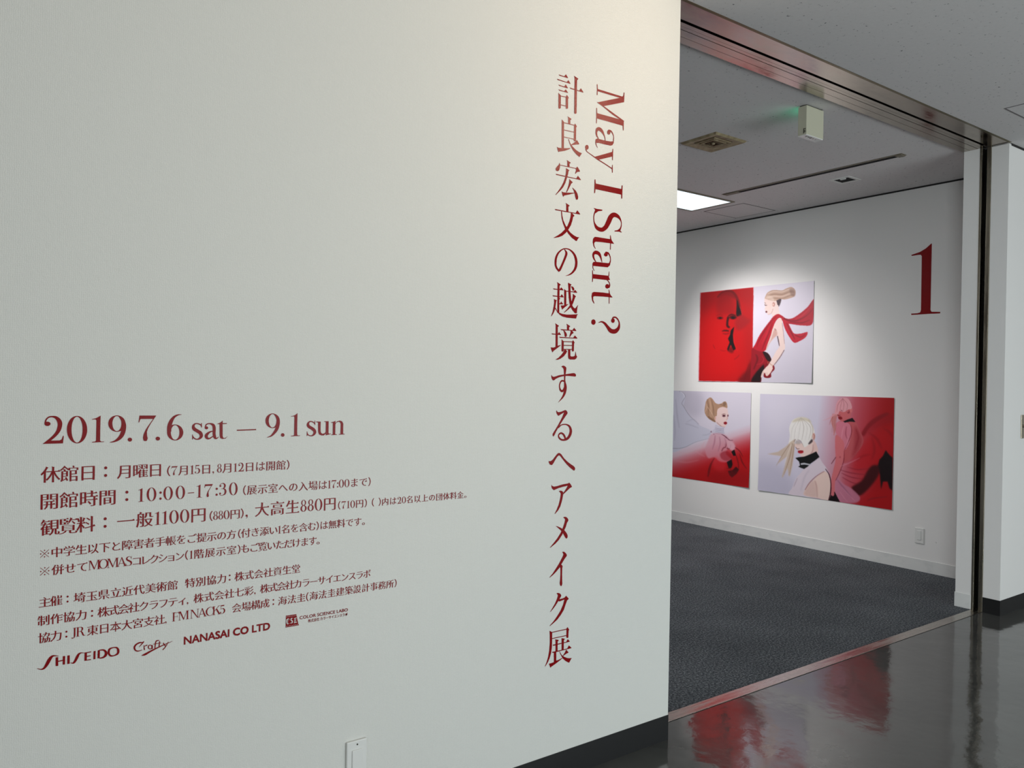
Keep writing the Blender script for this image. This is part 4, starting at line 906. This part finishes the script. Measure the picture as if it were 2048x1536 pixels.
c.line((90,60,60), (520,670,6),(530,650,8),(540,640,4), blur=3, al=.7)
c.poly((216,202,212), (640,992),(720,940),(815,865),(850,910),(905,985),(935,1060),(880,1020),(840,1030),(760,1090),(690,1170),(650,1240),(640,1306),(460,1292),(500,1210),(540,1110),(590,1050))
c.line((176,160,176), (560,1100,8),(530,1170,10),(516,1205,4), blur=3, al=.8); c.line((188,176,190), (700,1000,10),(640,1100,16),(600,1250,10), blur=10, al=.6)
c.poly((230,202,192), (648,1240),(700,1170),(770,1100),(845,1032),(900,1025),(940,1090),(955,1200),(945,1300),(925,1362),(800,1335),(645,1306))
c.line((186,140,132), (765,1130,10),(785,1200,16),(795,1330,8), blur=8, al=.7); c.line((150,90,92), (650,1240,8),(700,1160,12),(780,1080,8),(880,1020,5), blur=3, al=.8)
c.poly((210,176,170), (660,1240),(740,1130),(780,1230),(780,1320),(650,1300), blur=14, al=.6)
c.line((60,14,26), (890,990,6),(935,1060,10),(955,1160,12),(950,1280,14),(930,1362,14), blur=3)
c.poly((14,2,6), (930,1366),(960,1300),(1000,1260),(1030,1320),(1064,1384), blur=4, smooth=False)
c.ell((206,108,114), 978,1285,18,28, blur=3)
c.poly((8,8,11), (535,862),(580,852),(640,846),(720,815),(782,785),(820,850),(770,890),(720,925),(680,965),(640,992),(600,978),(570,965),(590,950),(580,905), blur=1.5, smooth=False)
c.poly((186,186,194), (598,925),(640,918),(720,936),(700,948),(640,940),(600,945), blur=2, smooth=False)
for pts in (((1400,560,8),(1500,640,26),(1560,760,10)), ((1440,620,8),(1470,760,24),(1440,880,10)), ((1560,500,6),(1650,560,22),(1690,640,8)), ((1250,900,6),(1330,840,18),(1420,820,8))): c.line((126,6,16), *pts, blur=14, al=.55)
for pts in (((1060,960,6),(1150,930,12),(1300,860,6)), ((1080,1200,5),(1160,1290,12),(1240,1370,6)), ((1060,1260,5),(1110,1330,10),(1150,1380,5))): c.line((214,140,160), *pts, blur=6, al=.6)
for pts in (((1110,480,5),(1090,560,12),(1080,640,6)), ((1160,600,5),(1150,680,10),(1130,740,4))): c.line((222,150,166), *pts, blur=6, al=.6)
c.line((132,24,36), (1250,520,8),(1280,620,16),(1240,760,8), blur=10, al=.6)
c.poly((168,148,128), (540,655),(600,665),(590,700),(545,700), blur=10, al=.5)
c.line((150,130,116), (560,640,4),(600,668,6),(635,728,3), blur=3, al=.7)
c.line((244,240,238), (560,430,10),(545,520,14),(530,630,6), blur=6, al=.6)
poster('wall_poster', 'lower right gallery poster, white-haired woman in black collar with a red-tinted second figure', 4.4680, 3.2140, 0.4375, 1.3200, c, 1500, 770, 5.906, 320, 224, 0.004, (0.0, 0.003, 0.010, 0.004))

# ------------------------------------------------------------------ ceiling fittings of the gallery
# air diffuser
t = empty('air_vent', (3.92, 3.30, ZR), 'dusty beige square air diffuser in the gallery ceiling behind the header', 'vent')
m_ = MB()
def frustum(mb, x0, x1, y0, y1, z, i, dz):
    a = [(x0,y0,z),(x1,y0,z),(x1,y1,z),(x0,y1,z)]; b = [(x0+i,y0+i,z-dz),(x1-i,y0+i,z-dz),(x1-i,y1-i,z-dz),(x0+i,y1-i,z-dz)]
    for k in range(4): mb.quad(a[k], a[(k+1)%4], b[(k+1)%4], b[k])
    return b
frustum(m_, 3.770, 4.070, 3.155, 3.445, ZR, 0.012, 0.012)
b = [(3.782,3.167),(4.058,3.167),(4.058,3.433),(3.782,3.433)]; i2 = [(3.830,3.215),(4.010,3.215),(4.010,3.385),(3.830,3.385)]
for k in range(4):
    p, q, r_, s_ = b[k], b[(k+1)%4], i2[(k+1)%4], i2[k]; m_.quad((*p, ZR-.012), (*q, ZR-.012), (*r_, ZR-.004), (*s_, ZR-.004))
m_.build('vent_frame', M['vent'], t)
for k in range(3):
    a = 0.022*k; m2 = MB(); x0, x1, y0, y1 = 3.838+a, 4.002-a, 3.223+a, 3.377-a
    for (xa, xb, ya, yb) in ((x0,x1,y0,y0+.010),(x0,x1,y1-.010,y1),(x0,x0+.010,y0+.010,y1-.010),(x1-.010,x1,y0+.010,y1-.010)): m2.box(xa, xb, ya, yb, ZR-0.010-0.002*k, ZR-0.001)
    m2.build('vane', M['vent'] if k != 2 else M['vent_core'], t)
MB().box(3.830, 4.010, 3.215, 3.385, ZR-0.003, ZR-0.0005).build('vent_core', M['vent_core'], t)
MB().cyl((3.92, 3.30, ZR-0.004), (0,0,-1), 0.014, 0.012, 16, 0.008).build('centre_cap', M['vent'], t)

# exit sign hanging from the ceiling, lit face turned into the gallery
t = empty('exit_sign', (3.855, 2.57, 2.783), 'cream box-shaped exit sign under the gallery ceiling, seen from behind, faint green glow beside it', 'sign')
MB().box(3.776, 3.936, 2.536, 2.590, 2.786, 2.944).build('housing', M['cream'], t, bevel=0.002)
MB().box(3.784, 3.928, 2.542, 2.584, 2.944, 2.9505).build('ceiling_mount', M['ink'], t)
MB().box(3.786, 3.926, 2.5895, 2.5935, 2.806, 2.940).build('lit_face', M['green'], t)
MB().box(3.7775, 3.9345, 2.5375, 2.5885, 2.7815, 2.7865).build('bottom_cover', M['plastic'], t)
sg = MB()
for (y0, y1, z0, z1) in ((2.551,2.555,2.792,2.820),(2.540,2.551,2.815,2.819),(2.538,2.549,2.806,2.809),(2.538,2.550,2.798,2.801),(2.547,2.550,2.796,2.811)): sg.box(3.7752, 3.7765, y0, y1, z0, z1)
for (x0, x1, y0, y1) in ((3.80,3.805,2.548,2.56),(3.815,3.83,2.55,2.556),(3.84,3.85,2.548,2.562),(3.865,3.87,2.55,2.56),(3.89,3.893,2.552,2.56)): sg.box(x0, x1, y0, y1, 2.7808, 2.7818)
tag(sg.build('markings', M['ink'], t), kind='stuff')

# recessed lighting rail
t = empty('lighting_rail', (5.095, 3.43, ZR), 'long thin brass-edged lighting rail recessed in the gallery ceiling', 'rail')
MB().box(5.062, 5.128, 2.690, 4.165, ZR-0.003, ZR+0.002).build('rail_trim', M['rail'], t)
MB().box(5.086, 5.124, 2.740, 4.020, ZR-0.0045, ZR-0.0028).build('rail_slot', M['black'], t)
MB().box(5.066, 5.124, 2.694, 2.738, ZR-0.010, ZR-0.003).build('end_feed', M['rail'], t, bevel=0.002)
MB().box(5.070, 5.120, 4.024, 4.160, ZR-0.008, ZR-0.003).build('end_feed', M['rail'], t, bevel=0.002)

# open square service hole
t = empty('ceiling_opening', (5.405, 3.30, ZR), 'small black square opening in the gallery ceiling near the poster wall', 'opening')
fr = MB()
for (xa, xb, ya, yb) in ((5.318,5.345,3.215,3.378),(5.462,5.485,3.215,3.378),(5.345,5.462,3.215,3.238),(5.345,5.462,3.355,3.378)): fr.box(xa, xb, ya, yb, ZR-0.004, ZR)
fr.build('opening_frame', M['plastic'], t)
MB().box(5.345, 5.462, 3.238, 3.355, ZR-0.0015, ZR-0.0003).build('recess_shade', M['black'], t)  # flat black sheet, the darkness of the hole put into its colour
MB().box(5.345, 5.362, 3.262, 3.300, ZR-0.010, ZR-0.001).build('clip', M['plastic'], t)

def panel_lines(name, label, x0, x1, y0, y1, z, wdt, mt_):
    t = empty(name, ((x0+x1)/2, (y0+y1)/2, z), label, 'hatch')
    g = MB()
    for (xa, xb, ya, yb) in ((x0,x1,y0,y0+wdt),(x0,x1,y1-wdt,y1),(x0,x0+wdt,y0+wdt,y1-wdt),(x1-wdt,x1,y0+wdt,y1-wdt)): g.box(xa, xb, ya, yb, z-0.0015, z+0.002)
    g.build('joint', M['hatch_joint'], t)
    MB().box(x0+wdt, x1-wdt, y0+wdt, y1-wdt, z-0.0012, z+0.002).build('hatch_panel', M['ceiling'], t)
mt, nt, b = mat('hatch_joint', srgb(120, 116, 116), 0.8); M['hatch_joint'] = mt
panel_lines('ceiling_hatch', 'square access hatch outlined in the gallery ceiling beside the lit panel', 5.455, 5.905, 4.255, 4.690, ZR, 0.010, None)
panel_lines('ceiling_hatch', 'access hatch outlined in the hall ceiling at the right edge', 4.612, 5.062, 1.445, 1.893, ZH, 0.009, None)

# lit ceiling panel
t = empty('ceiling_lamp', (4.73, 4.50, ZR), 'bright bluish-white rectangular lamp panel in the gallery ceiling', 'lamp')
g = MB()
for (xa, xb, ya, yb) in ((4.11,5.35,4.262,4.283),(4.11,5.35,4.717,4.738),(4.11,4.131,4.283,4.717),(5.329,5.35,4.283,4.717)): g.box(xa, xb, ya, yb, ZR-0.008, ZR)
g.build('lamp_frame', M['rail'], t)
MB().box(4.131, 5.329, 4.283, 4.717, ZR-0.005, ZR-0.001).build('diffuser', M['lamp'], t)

# ------------------------------------------------------------------ plates on the walls
def plate_x(name, label, cat, x, y0, y1, z0, z1, rocker=True):
    t = empty(name, (x, (y0+y1)/2, z0), label, cat)
    MB().box(x-0.009, x, y0, y1, z0, z1).build('cover_plate', M['plastic'], t, bevel=0.0025)
    MB().box(x-0.0125, x-0.008, y0+.019, y1-.019, z0+.026, z1-.020).build('rocker', M['plastic'], t, bevel=0.0015)
plate_x('light_switch', 'white light switch low on the gallery wall near the jamb', 'switch', XP, 2.9645, 3.0325, 0.214, 0.331)
t = empty('blank_plate', (0.981, YW, 0.224), 'white wall plate at the bottom edge of the lettered wall, below the sponsor marks', 'outlet')
MB().box(0.949, 1.013, YW-0.009, YW, 0.224, 0.3435).build('cover_plate', M['plastic'], t, bevel=0.0025)
MB().box(0.965, 0.998, YW-0.0125, YW-0.008, 0.248, 0.3175).build('insert', M['plastic'], t, bevel=0.0015)
MB().cyl((0.9815, YW-0.0085, 0.3325), (0,-1,0), 0.0024, 0.0016, 12).build('screw', M['ink'], t)
t = empty('key_switch', (5.565, YH, 1.094), 'grey steel key switch plate at the right edge of the hall wall', 'switch')
MB().box(5.527, 5.603, YH-0.006, YH, 1.094, 1.244).build('cover_plate', M['steel_jamb'], t, bevel=0.0015)
MB().cyl((5.562, YH-0.005, 1.172), (0,-1,0), 0.009, 0.010, 18, 0.008).build('key_barrel', M['steel'], t)
MB().cyl((5.562, YH-0.0148, 1.172), (0,-1,0), 0.0035, 0.0008, 12).build('key_slot', M['black'], t)
tag(MB().cyl((XP, 2.878, 0.243), (-1,0,0), 0.006, 0.003, 12).build('wall_plug', M['plastic']), 'tiny white filled screw hole right of the gallery light switch', 'plug')
